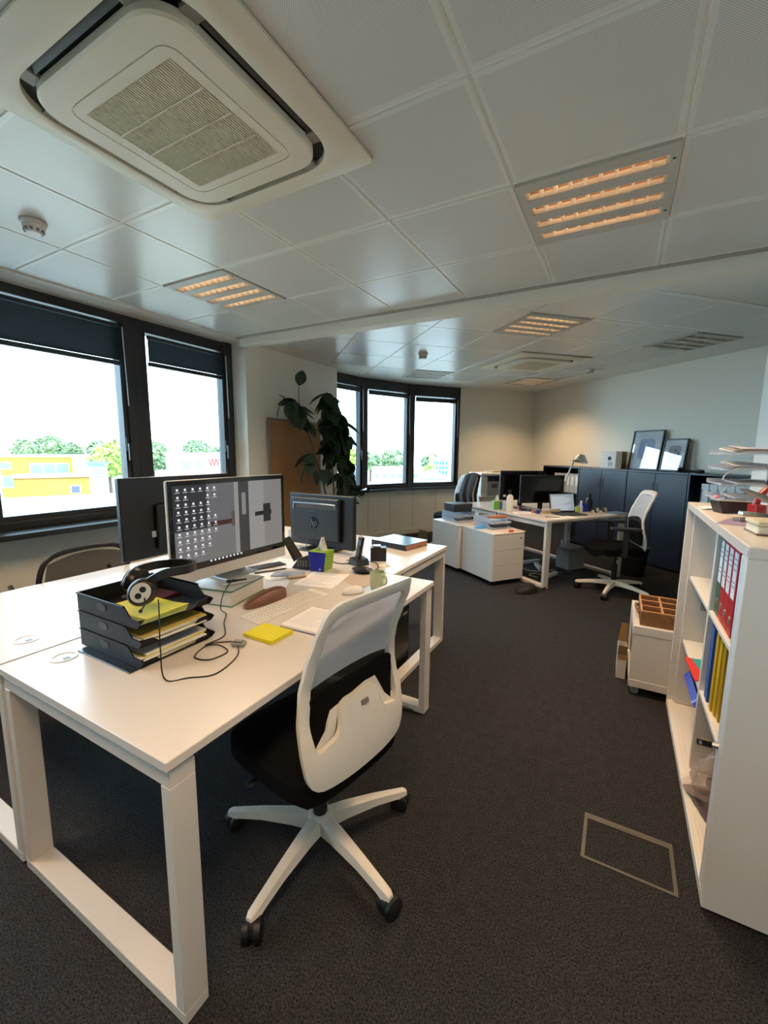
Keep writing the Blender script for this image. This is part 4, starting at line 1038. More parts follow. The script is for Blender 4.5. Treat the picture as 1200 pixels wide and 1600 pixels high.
G().rbox(-.16, .16, -.13, .13, 0, .004, .001).rbox(-.16, .16, -.13, .13, .036, .040, .001).build('cover', mat('binder_navy', '222c3c', .22), e)
G().box(-.155, .158, -.127, .127, .004, .036).build('pages', mat('page_orange', '9c6a50', .7, var=.1, scale=200), e)
G().box(-.163, -.160, -.13, .13, 0, .040).box(-.16, .16, -.1325, -.130, 0, .040).build('spine', mat('binder_navy', '222c3c', .22), e)
e = thing('acrylic_box', 'clear acrylic box with yellow notes behind the all-in-one computer', 'box', (-2.13, 2.50, ZT), .2)
for b in ((-.06, .06, -.06, .06, 0, .003), (-.06, -.057, -.06, .06, .003, .08), (.057, .06, -.06, .06, .003, .08), (-.057, .057, -.06, -.057, .003, .08), (-.057, .057, .057, .06, .003, .08)): G().box(*b).build('panel', clear_pl, e)
G().box(-.05, .05, -.05, .05, .0035, .035).build('notes', mat('sticky_pale', 'cfc46a', .7), e)
# colourful cards by the back monitor
e = thing('card_box', 'small clear box of colourful cards in front of the rear monitor', 'box', (-1.80, 1.16, ZT), .1)
G().rbox(-.07, .07, -.06, .06, 0, .05, .003).build('box', clear_mat('box_film', (.85, .92, 1), .3, .1, .9), e)
for k, c in enumerate(('a8402f', '3c6fa8', 'd8d3c8')): G().box(-.06, .06, -.05, .05, .004+.012*k, .012+.012*k).build('card', mat('card_'+c, c, .6, var=.2), e)
# pc tower under the crosswise desk
e = thing('computer_tower', 'black computer tower on the floor under the crosswise desk', 'computer', (-1.27, 2.30, 0), 0)
G().rbox(-.09, .09, -.20, .20, .01, .40, .006).build('case', mat('tower_black', '0f1013', .35), e)
G().box(.0901, .0908, .10, .17, .345, .362).build('badge', mat('badge_grey', '83868c', .4), e)
for sx in (-.07, .07):
    for sy in (-.16, .16): G().cyl((sx, sy, 0), (sx, sy, .012), .015, n=10).build('foot', black_pl, e)
o = G().tube(catmull([(-1.13, 2.0, .05), (-1.0, 1.95, .02), (-.93, 1.93, .045), (-.90, 1.98, .01), (-.95, 2.06, .006)], 6), .003, 6).build('cable', cord, None); tag(o, 'thin black cable over the floor rail of the foreground desk', 'cable')
# ================================================================== ON TOP OF THE OPEN CABINET
ZC = chh
grey_paper = mat('paper_lilac', 'b7b0bd', .7, var=.08, scale=20)
# four clear trays on curved arms
for k in range(4):
    z = ZC+.045+.068*k
    e = thing('letter_tray', ['bottom clear tray of the rack on the open cabinet', 'second clear tray from the bottom of the cabinet rack', 'third clear tray from the bottom of the cabinet rack', 'top clear tray of the cabinet rack, piled with envelopes'][k], 'letter tray', (.575, 2.52, z), math.radians(4), 'clear rack trays on the cabinet')
    G().rbox(-.19, .19, -.13, .13, 0, .004, .001).build('tray_floor', clear_pl, e)
    G().box(-.19, .19, .127, .13, .004, .022).box(-.19, -.187, -.13, .127, .004, .010).build('rim', clear_pl, e)
    for xx in (-.15, .0):
        G().tube(catmull([(xx-.035, -.125, -.043 if k else -.040), (xx-.03, -.128, -.02), (xx, -.125, .002), (xx+.05, -.12, .012), (xx+.11, -.12, .014)], 5), .003, 6).build('arm', mat('clear_arm', 'c3cad2', .15, alpha=.75), e)
    s = thing('paper_stack', ['few sheets in the bottom clear tray', 'sheets in the second clear tray', 'bent papers in the third clear tray', 'thick pile of envelopes in the top clear tray'][k], 'papers', (.585, 2.52, z+.0045), math.radians(4), 'papers in the cabinet rack')
    for j in range([2, 2, 3, 4][k]):
        c = [grey_paper, paper_w, mat('envelope_grey', 'a8a09e', .7)][(j+k) % 3]
        ph = random.uniform(0, 3)
        G().surf(lambda a, b, ph=ph, k=k: (-.165+.35*a, -.115+.22*b, .005+[.001, .002, .008, .010][k]*(1+math.sin(4.5*a+ph))*b), 10, 4, thick=(0, 0, -.0025)).build('sheet', c, s, loc=(random.uniform(-.01, .03), random.uniform(-.006, .006), .0055*j+.001))
flat('pink_eraser', 'pink rounded tab at the end of the bottom clear tray', 'eraser', .395, 2.44, ZC+.0495, .026, .02, .016, .4, mat('pink_rubber', 'd78a94', .5), .006)
e = thing('magazine_box', 'dark brown slanted box lying on the cabinet in front of the clear trays', 'box', (.44, 2.33, ZC), math.radians(20))
G().prism([(-.060, .0), (.055, .012), (.060, .048), (-.080, .052)], -.035, .035, 'y').build('body', mat('dark_brown_card', '2b2422', .5), e)
G().surf(lambda a, b: (-.08+.14*a, -.03+.06*b, .0530-.004*a), 4, 2, thick=(0, 0, .0015)).build('lid_paper', mat('lid_grey', '8b8a88', .6), e)
e = thing('paper_stack', 'fanned white cards beside the brown box on the cabinet', 'papers', (.365, 2.42, ZC), .3)
for k in range(5): G().box(-.035, .05, -.03, .03, 0, .002).build('card', paper_w, e, loc=(0, 0, .0022*k), rz=.25*k-.5)
o = sheet('lilac sheet lying near the cabinet front edge', .405, 2.02, math.radians(-22), .10, .22, z=ZC, lines=0, m=mat('lilac_paper', '8f7f9c', .6), group=None)
e = thing('stapler', 'grey and black open stapler on the cabinet', 'stapler', (.465, 2.08, ZC), math.radians(30+180))
G().rbox(-.09, .08, -.02, .02, 0, .014, .004).build('base', mat('stapler_grey', '76736f', .4), e)
G().rbox(-.09, .07, -.012, .012, .016, .034, .004).build('magazine', chrome, e, rot=(0, math.radians(-6), 0))
G().prism([(-.10, .045), (.06, .115), (.065, .125), (-.06, .085), (-.105, .055)], -.018, .018, 'y').build('handle', mat('stapler_handle', '7d7a74', .45), e)
G().cyl((-.085, -.022, .035), (-.085, .022, .035), .008, n=10).build('hinge', black_pl, e)
e = thing('hole_punch', 'black hole punch on the cabinet beside the stapler', 'hole punch', (.63, 2.06, ZC), math.radians(20))
G().rbox(-.06, .06, -.05, .05, 0, .012, .004).build('base', black_pl, e); G().rbox(-.05, .05, -.012, .03, .012, .055, .006).build('housing', black_pl, e)
G().prism([(-.05, .055), (.03, .06), (.045, .085), (-.06, .10)], -.045, .045, 'y').build('lever', dark_pl, e)
e = thing('tape_dispenser', 'red and black handheld packing tape dispenser on the cabinet', 'tape dispenser', (.585, 2.29, ZC), math.radians(24))
redp = mat('red_plastic', '8c1c1e', .35)
G().tube(catmull([(-.10, 0, .045), (-.085, 0, .09), (-.045, 0, .125), (.01, 0, .135)], 6), .012, 10).build('arm', redp, e)
G().tube(catmull([(-.05, 0, .130), (.0, 0, .150), (.08, 0, .148), (.15, 0, .135)], 6), .024, 12).build('handle', mat('grip_black', '1b1a1b', .6), e)
G().tube(catmull([(.0, 0, .128), (.06, 0, .118), (.15, 0, .112)], 6), .011, 10).build('trigger', redp, e)
G().lathe([(.038, -.024), (.055, -.024), (.055, .024), (.038, .024), (.038, -.024)], 28, (.06, 0, .056), rotm('X', 90)).build('tape_roll', mat('brown_tape', 'a08a68', .3), e)
G().lathe([(.0, -.02), (.0375, -.02), (.0375, .02), (0, .02)], 24, (.06, 0, .056), rotm('X', 90)).build('hub', mat('hub_dark', '3a1c1c', .5), e)
G().rbox(-.115, -.075, -.026, .026, .0, .05, .004).build('nose', redp, e)
e = thing('cream_punch', 'cream desk box with rounded lid at the cabinet front corner', 'box', (.535, 1.78, ZC), math.radians(4))
crm = mat('cream_plastic', 'c9bf9f', .4)
G().rbox(-.15, .15, -.055, .055, .002, .028, .004).build('body', mat('cream_light', 'd9cfb6', .45), e)
G().rbox(-.155, .155, -.06, .06, .028, .046, .009, 3).build('lid', crm, e); G().box(-.153, .153, -.058, .058, 0, .006).build('base', mat('base_brown', '6d5a4a', .5), e)
e = thing('cream_folder', 'cream flat folder behind the rounded cream box', 'folder', (.64, 1.90, ZC), math.radians(6))
G().rbox(-.16, .16, -.045, .045, 0, .022, .006).build('cover', crm, e); G().surf(lambda a, b: (-.05+.2*a, -.04+.08*b, .023+.04*a*a), 6, 2, thick=(0, 0, .002)).build('flap', crm, e)
# notices pinned on the partition
for k, (y, z, w, h, lab) in enumerate(((3.35, 1.405, .13, .055, 'upper small grey notice on the white partition'), (3.42, 1.30, .14, .07, 'lower small grey notice on the white partition'))):
    o = G().box(-.0015, 0, -w/2, w/2, -h/2, h/2).build('wall_notice', mat('notice_grey', 'a3a5a6', .7, var=.1), None, (.7995, y, z)); tag(o, lab, 'notice', 'notices on the partition')

# ------------------------------------------------------------------ trolley behind the open cabinet
e = thing('rolling_cabinet', 'low white rolling cabinet behind the open cabinet with a wicker basket on top', 'cabinet', (.135, 2.765, 0))
tw_, td_, zt2 = .40, .50, .43
G().box(0, tw_, 0, .012, .055, zt2-.05).build('front_panel', cab_m, e); G().rbox(0, tw_, -.002, .014, zt2-.05, zt2, .002, 1).build('top_band', cab_m, e); G().rbox(0, tw_, -.002, .014, .055, .10, .002, 1).build('bottom_band', cab_m, e)
G().box(0, .012, .014, td_, zt2-.06, zt2-.012).build('side_rail', cab_m, e); G().box(0, .012, .014, td_, .055, .10).build('side_rail', cab_m, e); G().box(0, .012, td_-.06, td_, .10, zt2-.06).build('side_post', cab_m, e)
G().box(tw_-.012, tw_, .014, td_, .055, zt2-.012).build('side_panel', cab_m, e); G().box(.012, tw_-.012, td_-.012, td_, .055, zt2-.012).build('rear_panel', cab_m, e)
G().rbox(0, tw_, .014, td_, zt2-.012, zt2, .002, 1).build('top_panel', white_lam, e); G().box(.012, tw_-.012, .014, td_-.012, .055, .067).build('floor_panel', cab_m, e)
for x in (.035, tw_-.035):
    for y in (.035, td_-.035):
        G().lathe([(0, -.009), (.020, -.009), (.0235, -.006), (.0235, .006), (.020, .009), (0, .009)], 18, (x, y, .0235), rotm('X', 90)).box(x-.012, x+.012, y-.012, y+.012, .047, .055).build('caster', mat('caster_clear', '8d959c', .25), e)
e = thing('wicker_basket', 'brown wicker divider basket on the rolling cabinet', 'basket', (.165, 2.79, zt2), 0)
wk = weave_mat()
bw, bd, bh = .30, .34, .085
for b in ((0, bw, 0, .012, 0, bh), (0, bw, bd-.012, bd, 0, bh), (0, .012, .012, bd-.012, 0, bh), (bw-.012, bw, .012, bd-.012, 0, bh)): G().rbox(*b, .004).build('side', wk, e)
G().box(.012, bw-.012, .012, bd-.012, 0, .008).build('basket_floor', wk, e)
for q in (.33, .66): G().rbox(.012, bw-.012, bd*q-.005, bd*q+.005, .008, bh-.008, .003).build('divider', wk, e)
for q in (.36, .70): G().rbox(bw*q-.005, bw*q+.005, .012, bd-.012, .008, bh-.006, .003).build('divider', wk, e)
rim = mat('wicker_rim', 'b88352', .6, var=.15, scale=80)
for q in (0, .33, .66, 1): G().cyl((.004, .006+(bd-.012)*q, bh), (bw-.004, .006+(bd-.012)*q, bh), .0055, n=6).build('rim', rim, e)
for q in (0, .36, .70, 1): G().cyl((.006+(bw-.012)*q, .004, bh), (.006+(bw-.012)*q, bd-.004, bh), .0055, n=6).build('rim', rim, e)
G().tube(catmull([(-.003, .10, .04), (-.018, .13, .06), (-.02, .18, .065), (-.016, .22, .06), (-.003, .25, .04)], 5), .007, 8).build('handle', wk, e)
o = G().rbox(-.022, .022, -.012, .012, 0, .03, .004).build('wood_block', mat('pale_wood', 'c9a25a', .5), None, (.205, 3.06, zt2+.0085), .2); tag(o, 'small pale wooden block in the wicker basket', 'block')
for k in range(9):
    x, y = .165+.155+.016*(k % 4), 2.79+.035+.022*(k//4)+.006*(k % 2)
    o = G().lathe([(0, 0), (.012, .001), (.015, .012), (.012, .024), (0, .026)], 10).build('coffee_pod', mat('pod_dark', '2a201c', .35), None, (x+.03*(k//4 % 2), y, zt2+.0085+.012*(k % 3)))
    o.rotation_euler = (random.uniform(-.6, .6), random.uniform(-.6, .6), 0); tag(o, 'small dark pod in the near compartment of the wicker basket', 'pod', 'dark pods in the wicker basket')
e = thing('cardboard_box', 'open white and brown cardboard box on the floor left of the rolling cabinet', 'box', (.072, 2.95, 0), math.radians(0))
kr = mat('kraft_card', '9a7448', .7, var=.05); 
for b in ((0, .052, 0, .004, .0, .16), (0, .052, .216, .22, 0, .16), (0, .004, .004, .216, 0, .16), (.048, .052, .004, .216, 0, .16), (.004, .048, .004, .216, 0, .004)): G().box(*b).build('wall', mat('carton_white', 'c6bfb6', .6), e)
G().box(.002, .05, -.001, .0, .125, .16).build('inner_strip', kr, e)
G().add([(.0, .0, .16), (.052, 0, .16), (.052, -.02, .225), (.0, -.02, .225)], [(0, 1, 2, 3)]).build('flap', kr, e)
G().add([(.0, .22, .16), (.052, .22, .16), (.052, .225, .29), (.012, .225, .29)], [(0, 1, 2, 3)]).build('flap', kr, e)
e = thing('wall_socket_cables', 'white plug and coiled cables on the floor behind the open cabinet', 'cables', (.55, 3.75, 0))
G().tube(catmull([(0, 0, .02), (-.08, .03, .05), (-.12, 0, .03), (-.06, -.04, .02), (.02, -.02, .06), (.06, .02, .02)], 6), .006, 6).build('cable', mat('cable_white', 'c9c9c4', .5), e); G().rbox(-.02, .06, -.03, .03, 0, .09, .01).build('plug_block', black_pl, e)

# ================================================================== FAR WING
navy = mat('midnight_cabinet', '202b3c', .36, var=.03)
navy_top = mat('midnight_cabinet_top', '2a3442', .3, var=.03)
CU = 4.75
def uv_thing(name, label, cat, u, v, z=0, rz=0, group=None):
    x, y = UV(u, v); return thing(name, label, cat, (x, y, z), A+rz, group)
hd = mat('handle_black', '0a0b0d', .3)
def closed_cab(v0, v1, label):
    # local x = u (depth, front at 0), y = v
    e = uv_thing('storage_cabinet', label, 'cabinet', CU, v0, 0, 0, 'dark cabinets along the right wall'); L = v1-v0; D = .36
    G().box(.02, D, .004, L-.004, .03, 1.18).build('carcass', navy, e)
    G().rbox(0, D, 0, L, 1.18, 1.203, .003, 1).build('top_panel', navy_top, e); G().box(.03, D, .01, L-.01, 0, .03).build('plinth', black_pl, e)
    for a, b, h in ((.003, L/2-.002, L/2-.03), (L/2+.002, L-.003, L/2+.03)):
        d = G().rbox(.0, .0195, a, b, .035, 1.176, .003, 1).build('door', navy, e)
        G().rbox(-.004, .001, h-.012, h+.012, .93, 1.06, .008, 3).build('handle', hd, d)
    return e
def open_cab(v0, v1, label):
    e = uv_thing('open_shelf', label, 'shelf', CU, v0, 0, 0, 'dark cabinets along the right wall'); L = v1-v0; D = .36
    for a in (0, L-.02): G().box(0, D, a, a+.02, 0, 1.18).build('side_panel', navy, e)
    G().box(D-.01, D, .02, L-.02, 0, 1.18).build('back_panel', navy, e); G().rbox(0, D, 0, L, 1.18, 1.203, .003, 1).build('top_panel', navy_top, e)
    for z in (.03, .40, .77): G().box(.01, D-.01, .02, L-.02, z, z+.02).build('shelf', navy, e)
    return e
open_cab(5.41, 6.27, 'dark open shelf unit in the far corner behind the desk lamp')
closed_cab(4.525, 5.405, 'dark blue double door cabinet behind the far desk')
closed_cab(3.68, 4.52, 'dark blue double door cabinet under the two framed pictures')
open_cab(2.80, 3.675, 'dark open shelf unit with pale binders, half hidden by the clear trays')
ORD = ['first', 'second', 'third', 'fourth', 'fifth', 'sixth']
# binders on the open shelves
for k in range(6):
    e = uv_thing('binder', ORD[k]+' pale binder from the near end of the corner shelf behind the lamp', 'binder', CU+.035, 5.45+.095*k, .79, 0, 'pale binders on the corner shelf')
    G().rbox(0, .004, 0, .088, 0, .30, .001, 1).build('spine', mat('pale_spine', 'b9b7b0', .5, var=.08), e); G().box(.004, .29, .002, .086, .004, .29).build('pages', paper_w, e); G().box(-.0008, 0, .02, .066, .12, .26).build('spine_label', paper_w, e)
for k in range(6):
    e = uv_thing('binder', ORD[k]+' pale binder from the near end of the shelf behind the clear trays', 'binder', CU+.05, 3.02+.09*k, .79, 0, 'pale binders behind the clear trays')
    G().rbox(0, .004, 0, .083, 0, .30, .001, 1).build('spine', mat('white_spine', 'd3d3d4', .5, var=.05), e); G().box(.004, .28, .002, .081, .004, .29).build('pages', paper_w, e); G().box(-.0008, 0, .068, .08, .10, .24).build('spine_stripe', mat('stripe_dark', '3a4252', .5), e)
# ---- framed pictures and book boxes on the cabinets
pic_b = mat('picture_frame_black', '0f0f12', .35)
def picture(v0, v1, h, label, inner, detail):
    e = uv_thing('framed_picture', label, 'picture', CU+.255, v0, 1.2035, 0, 'framed pictures on the cabinet'); L = v1-v0
    r = bpy.data.objects.new('leaning_frame', None); COL.objects.link(r); r.parent = e; r.rotation_euler[1] = math.radians(8); r.empty_display_size = .02
    for b in ((0, L, 0, .014), (0, L, h-.014, h), (0, .014, .014, h-.014), (L-.014, L, .014, h-.014)): G().box(-.012, .012, b[0], b[1], b[2], b[3]).build('frame_bar', pic_b, r)
    G().box(.0, .008, .014, L-.014, .014, h-.014).build('mount', mat('mount_white', 'e9ecf0', .5, var=.02), r)
    def shape(w, hh, x): 
        return [(x+p[0], p[1]) for p in rr(w, hh, min(w, hh)*.3, 6)]
    G().prism([(L/2+a, h*.53+b) for a, b in rr(L*.52, h*.52, L*.13, 6)], -.0012, 0, 'x').build('print', mat(inner, inner, .6, var=.06, scale=12), r)
    detail(r, L, h)
    G().box(-.0045, -.003, .014, L-.014, .014, h-.014).build('glass', clear_mat('picture_glass', (1, 1, 1), .12, .0, 1), r)
def det1(r, L, h): 
    for q in (.2, .4, .6, .8): G().box(-.0018, -.0012, L*.26+L*.48*q-.001, L*.26+L*.48*q+.001, h*.32, h*.75).build('print_line', mat('print_blue', 'a7b3c6', .6), r)
def det2(r, L, h):
    G().prism([(L*.5+.0*L, h*.30), (L*.74, h*.30), (L*.74, h*.52), (L*.62, h*.50), (L*.54, h*.40)], -.002, -.0012, 'x').build('print_patch', mat('print_red', '8c4a44', .6, var=.3, scale=90), r)
    G().box(-.002, -.0012, L*.30, L*.36, h*.45, h*.60).build('print_patch', mat('print_slate', '6c7686', .6), r); G().box(-.002, -.0012, L*.42, L*.52, h*.62, h*.66).build('print_patch', mat('print_dark', '4f5560', .6), r)
picture(4.30, 4.765, .525, 'larger framed picture leaning on the dark cabinet with a pale blue rounded print', 'b5c2dc', det1)
picture(3.955, 4.275, .405, 'smaller framed picture leaning on the cabinet with a reddish print', 'b9b2b6', det2)
e = uv_thing('gift_box', 'white boxed book with a small drawing beside the framed pictures', 'box', CU+.17, 4.905, 1.2035, math.radians(6)); G().rbox(0, .09, 0, .25, 0, .245, .002).build('carton', mat('box_white', 'd9d6d0', .5), e)
g = G().lathe([(0, 0), (.03, 0), (.03, .001), (0, .001)], 18, (-.0005, .10, .14), rotm('Y', -90)); g.build('drawing_dot', mat('drawing_black', '23222a', .6), e)
G().box(-.001, 0, .05, .12, .03, .09).build('drawing_figure', mat('drawing_grey', 'a9a8ac', .6), e)
e = uv_thing('gift_box', 'brown boxed book beside the framed pictures', 'box', CU+.16, 4.79, 1.2035, math.radians(4)); G().rbox(0, .10, 0, .10, 0, .24, .002).build('carton', mat('box_brown', '8d7c62', .6), e); G().box(-.001, 0, .015, .085, .02, .22).build('panel', mat('box_brown2', '7d6d55', .6), e)
e = uv_thing('headphones', 'black headset lying on the cabinet top right of the pictures', 'headphones', CU+.15, 3.78, 1.2035)
G().tube(catmull([(0, -.16, .012), (.03, -.05, .014), (.0, .06, .016), (-.03, .14, .012)], 6), .009, 8).build('band', black_pl, e); G().ball((-.03, .10, .028), (.035, .03, .028), 12, 8).build('ear_pad', black_pl, e); G().ball((0, -.12, .02), (.03, .05, .02), 12, 8).build('ear_pad', black_pl, e)

# ---- far desks, turned 53.5 degrees
B = math.radians(53.5)
OX, OY = -.615, 4.535
def FD(a, b): return (OX+a*math.cos(B)-b*math.sin(B), OY+a*math.sin(B)+b*math.cos(B))
desk('desk', 'near white desk of the far group, with laptop and drawer units beside it', OX, OY, B, 1.20, .79, frames='x', group='far desks')
x, y = FD(0, .795); desk('desk', 'rear white desk of the far group, behind the monitors', x, y, B, 1.20, .79, frames='x', group='far desks')
G_ = G().box(.12, 1.08, .765, .783, .30, .68); o = G_.build('modesty_panel', mat('panel_grey', 'a9a6a0', .6), None, (OX, OY, 0), B); tag(o, 'grey privacy panel hanging under the near far desk', 'panel')
def pedestal(x, y, rz, label, front=True):
    e = thing('drawer_unit', label, 'drawer unit', (x, y, 0), rz, 'white drawer units'); w, d, h = .42, .56, .565
    G().rbox(0, w, .02, d, .05, h-.012, .002, 1).build('carcass', cab_m, e); G().rbox(0, w, 0, d, h-.012, h, .002, 1).build('top_panel', cab_m, e)
    z = .052
    for hh in (.166, .166, .165):
        dr = G().rbox(.002, w-.002, 0, .0195, z, z+hh-.003, .002, 1).build('drawer', cab_m, e); z += hh
    G().cyl((w-.05, -.003, h-.065), (w-.05, .001, h-.065), .009, n=12).build('lock', black_pl, dr)
    for xx in (.05, w-.05):
        for yy in (.06, d-.06): G().lathe([(0, -.01), (.022, -.01), (.022, .01), (0, .01)], 14, (xx, yy, .022), rotm('X', 90)).box(xx-.012, xx+.012, yy-.012, yy+.012, .044, .05).build('caster', cau, e)
    return e
PB = math.radians(53.5)
pedestal(-1.108, 4.378, PB, 'white three drawer unit nearest the aisle beside the far desk')
pedestal(-1.60, 4.685, PB+.02, 'white drawer unit behind the first one with a black box on its trays')
# clear trays and clutter on the drawer units
def clear_rack(x, y, z, rz, n, lab):
    for k in range(n):
        e = letter_tray(x, y, z+.062*k, rz, clear_pl, lab[k], 'clear trays on the drawer units', L=.34, W=.25, H_=.058)
        s = thing('paper_stack', lab[k].replace('clear tray', 'papers in the clear tray'), 'papers', (x, y, z+.0045+.062*k), rz, 'papers in clear trays')
        for j in range(3): G().box(-.14, .13, -.11, .11, 0, .004).build('sheet', [mat('paper_bluish', 'b9c6dd', .7), paper_w, grey_paper][(j+k) % 3], s, loc=(random.uniform(-.01, .01), random.uniform(-.008, .008), .0045*j), rz=random.uniform(-.04, .04))
x, y = -1.72, 5.16
clear_rack(-1.735, 5.045, .566, PB-PI/2, 2, ['lower clear tray on the rear drawer unit', 'upper clear tray on the rear drawer unit'])
clear_rack(-1.235, 4.80, .566, PB-PI/2, 2, ['lower clear tray on the front drawer unit', 'upper clear tray on the front drawer unit'])
e = thing('black_box', 'flat black lidded box on top of the rear clear trays', 'box', (-1.74, 5.05, .692), PB)
G().rbox(-.13, .13, -.11, .11, 0, .055, .002).build('body', mat('box_charcoal', '24272c', .5), e); G().rbox(-.134, .134, -.114, .114, .045, .095, .002).build('lid', mat('box_charcoal2', '2b2f34', .45), e)
flat('orange_folder', 'rolled tan folder on the front clear trays', 'folder', -1.17, 4.75, .691, .22, .10, .022, PB, mat('tan_card', 'a9693e', .6), .009)
e = thing('blue_cloth', 'crumpled light blue glove on the front drawer unit', 'glove', (-1.335, 4.66, .5655), PB)
G().surf(lambda a, b: (.075*math.cos(2*PI*a)*math.cos(PI/2*b)*(1+.2*math.sin(6*a*PI)), .04*math.sin(2*PI*a)*math.cos(PI/2*b), .035*math.sin(PI/2*b)*(1+.25*math.sin(10*a))), 20, 6).build('cloth', mat('glove_blue', '4f9fe0', .6), e)
o = G().rbox(-.025, .025, -.014, .014, 0, .02, .003).build('eraser', mat('red_rubber', 'c23b3f', .5), None, (-.985, 4.62, .5655), PB); tag(o, 'small red block on the front drawer unit', 'eraser')
sheet('large white sheet hanging over the front drawer unit top', -1.02, 4.70, PB, .30, .22, z=.5655, lines=0, m=mat('pinkish_paper', 'd9c6bd', .7), group=None)
o = G().tube(catmull([(-1.17, 4.86, .574), (-1.12, 4.80, .58), (-1.07, 4.83, .576), (-1.10, 4.90, .58), (-1.16, 4.88, .574)], 6), .006, 6).build('cable', cord, None); tag(o, 'dark cable coil in front of the clear trays', 'cable')

# ---- monitors, laptop and clutter on the far desks (towards local -y = near user)
def far_monitor(x, y, rz, label, w=.52, h=.31, z0=.12, tilt=0):
    e = thing('desktop_monitor', label, 'monitor', (x, y, ZT), rz, 'monitors of the far desks')
    G().rbox(-w/2, w/2, -.012, .018, z0, z0+h, .004).build('case', mat('monitor_black', '0e0f12', .4), e)
    G().box(-w/2+.012, w/2-.012, -.0128, -.012, z0+.016, z0+h-.012).build('screen', mat('screen_off', '0a0b0d', .15, var=0), e)
    G().rbox(-.03, .03, .019, .035, .01, z0+.15, .004).build('stand_neck', black_pl, e); G().rbox(-.11, .11, -.07, .10, 0, .012, .004).build('stand_foot', black_pl, e)
    return e
far_monitor(-1.06, 5.42, math.radians(36), 'left black monitor of the far desk group, partly hidden', .56, .36, .10)
far_monitor(-.80, 5.30, math.radians(37), 'right black monitor of the far desk group', .55, .33, .09)
o = bpy.data.objects['desktop_monitor.003'] if 'desktop_monitor.003' in bpy.data.objects else None
if o: G().box(-.235, -.20, -.0135, -.0129, .14, .165).build('sticker', mat('sticker_white', 'c9c9cb', .6), o)
e = thing('laptop', 'open black laptop with a lit screen on the far desk', 'laptop', (-.475, 5.13, ZT), math.radians(40))
G().rbox(-.16, .16, -.11, .11, 0, .012, .003).build('base', black_pl, e); G().box(-.14, .14, -.03, .085, .012, .0128).build('keys', mat('keys_dark', '1d1e21', .6, var=.3, scale=120), e)
lidr = bpy.data.objects.new('lid', None); COL.objects.link(lidr); lidr.parent = e; lidr.location = (0, .108, .012); lidr.rotation_euler[0] = math.radians(-14)
G().rbox(-.16, .16, -.002, .006, 0, .215, .003).build('lid_shell', black_pl, lidr); G().box(-.148, .148, -.0028, -.002, .014, .205).build('screen', scr('7b8792', .28), lidr)
g = G()
for k in range(8): g.box(-.13, random.uniform(-.02, .12), -.0033, -.0028, .03+.02*k, .033+.02*k)
g.build('screen_text', scr('c4ccd2', .45), lidr)
e = thing('book_pile', 'pale stack of books under the right monitor', 'books', (-.665, 5.145, ZT), math.radians(45))
for k, c in enumerate(('b8a184', 'cfc7ba')): G().rbox(-.10, .10, -.04, .04, .026*k, .026*k+.025, .002).build('book', mat('bk_'+c, c, .6), e, rz=.06*k)
def bottle(label, x, y, z, prof, m, cap=None, name='bottle', cat='bottle'):
    e = thing(name, label, cat, (x, y, z)); G().lathe(prof, 22).build('body', m, e)
    if cap: G().lathe(cap[0], 18).build('cap', cap[1], e)
    return e
bottle('tall white lotion bottle with black pump on the far desk corner', -1.10, 5.01, ZT, [(0, 0), (.036, 0), (.038, .006), (.038, .16), (.030, .185), (.016, .195), (.014, .20)], white_pl, ([(.0, .20), (.017, .20), (.017, .235), (.0, .24)], black_pl))
G().rbox(-.035, .012, -.009, .009, .238, .250, .004).build('pump_nozzle', black_pl, bpy.data.objects['bottle.001'] if 'bottle.001' in bpy.data.objects else None, (0, 0, 0))
bottle('dark blue water bottle behind the laptop', -.30, 5.55, ZT, [(0, 0), (.034, 0), (.036, .006), (.036, .13), (.020, .155), (.018, .165)], mat('bottle_navy', '11151f', .3), ([(0, .165), (.020, .165), (.021, .20), (.012, .205), (.012, .215), (0, .216)], mat('cap_black', '0d0e11', .4)))
bottle('white spray bottle by the blue pot', -.375, 5.44, ZT, [(0, 0), (.022, 0), (.023, .06), (.012, .085), (.009, .10)], mat('spray_white', 'cfd5e2', .35), ([(0, .10), (.012, .10), (.012, .13), (0, .132)], white_pl))
bottle('light green highlighter cup next to the laptop', -.40, 5.36, ZT, [(0, 0), (.020, 0), (.020, .075), (.0, .075)], mat('lime_plastic', '9fb92f', .4), None, 'marker_cup', 'cup')
e = thing('pen_pot', 'blue square pen pot behind the laptop', 'pen pot', (-.355, 5.50, ZT), .6)
for b in ((-.04, .04, -.04, -.037, 0, .09), (-.04, .04, .037, .04, 0, .09), (-.04, -.037, -.037, .037, 0, .09), (.037, .04, -.037, .037, 0, .09), (-.037, .037, -.037, .037, 0, .003)): G().box(*b).build('panel', mat('blue_pot', '1c2b9e', .4), e)
for k in range(4): G().cyl((.02*math.cos(k*1.7), .02*math.sin(k*1.7), .004), (.033*math.cos(k*1.7), .033*math.sin(k*1.7), .125), .003, n=6).build('pen', [mat('pen_w', 'd7d9e2', .4), black_pl][k % 2], e)
e = thing('tissue_box', 'green and blue tissue box beside the lotion bottle', 'tissue box', (-1.28, 5.13, ZT), math.radians(30))
G().rbox(-.05, .05, -.05, .05, 0, .10, .006).build('carton', mat('tissue_green2', '6a9e2a', .45), e); G().box(.02, .0505, -.0508, -.050, .004, .096).build('blue_print', mat('tissue_blue2', '26569e', .45), e)
G().surf(lambda a, b: ((1-b*.7)*.03*(2*a-1), .01*math.sin(6*a), .099+.07*b), 8, 4, thick=(0, .003, 0)).build('tissue', mat('tissue_white', 'e9e6e2', .9), e)
e = thing('headset', 'black and white headset lying at the end of the far desk', 'headset', (-.17, 5.50, ZT), math.radians(50))
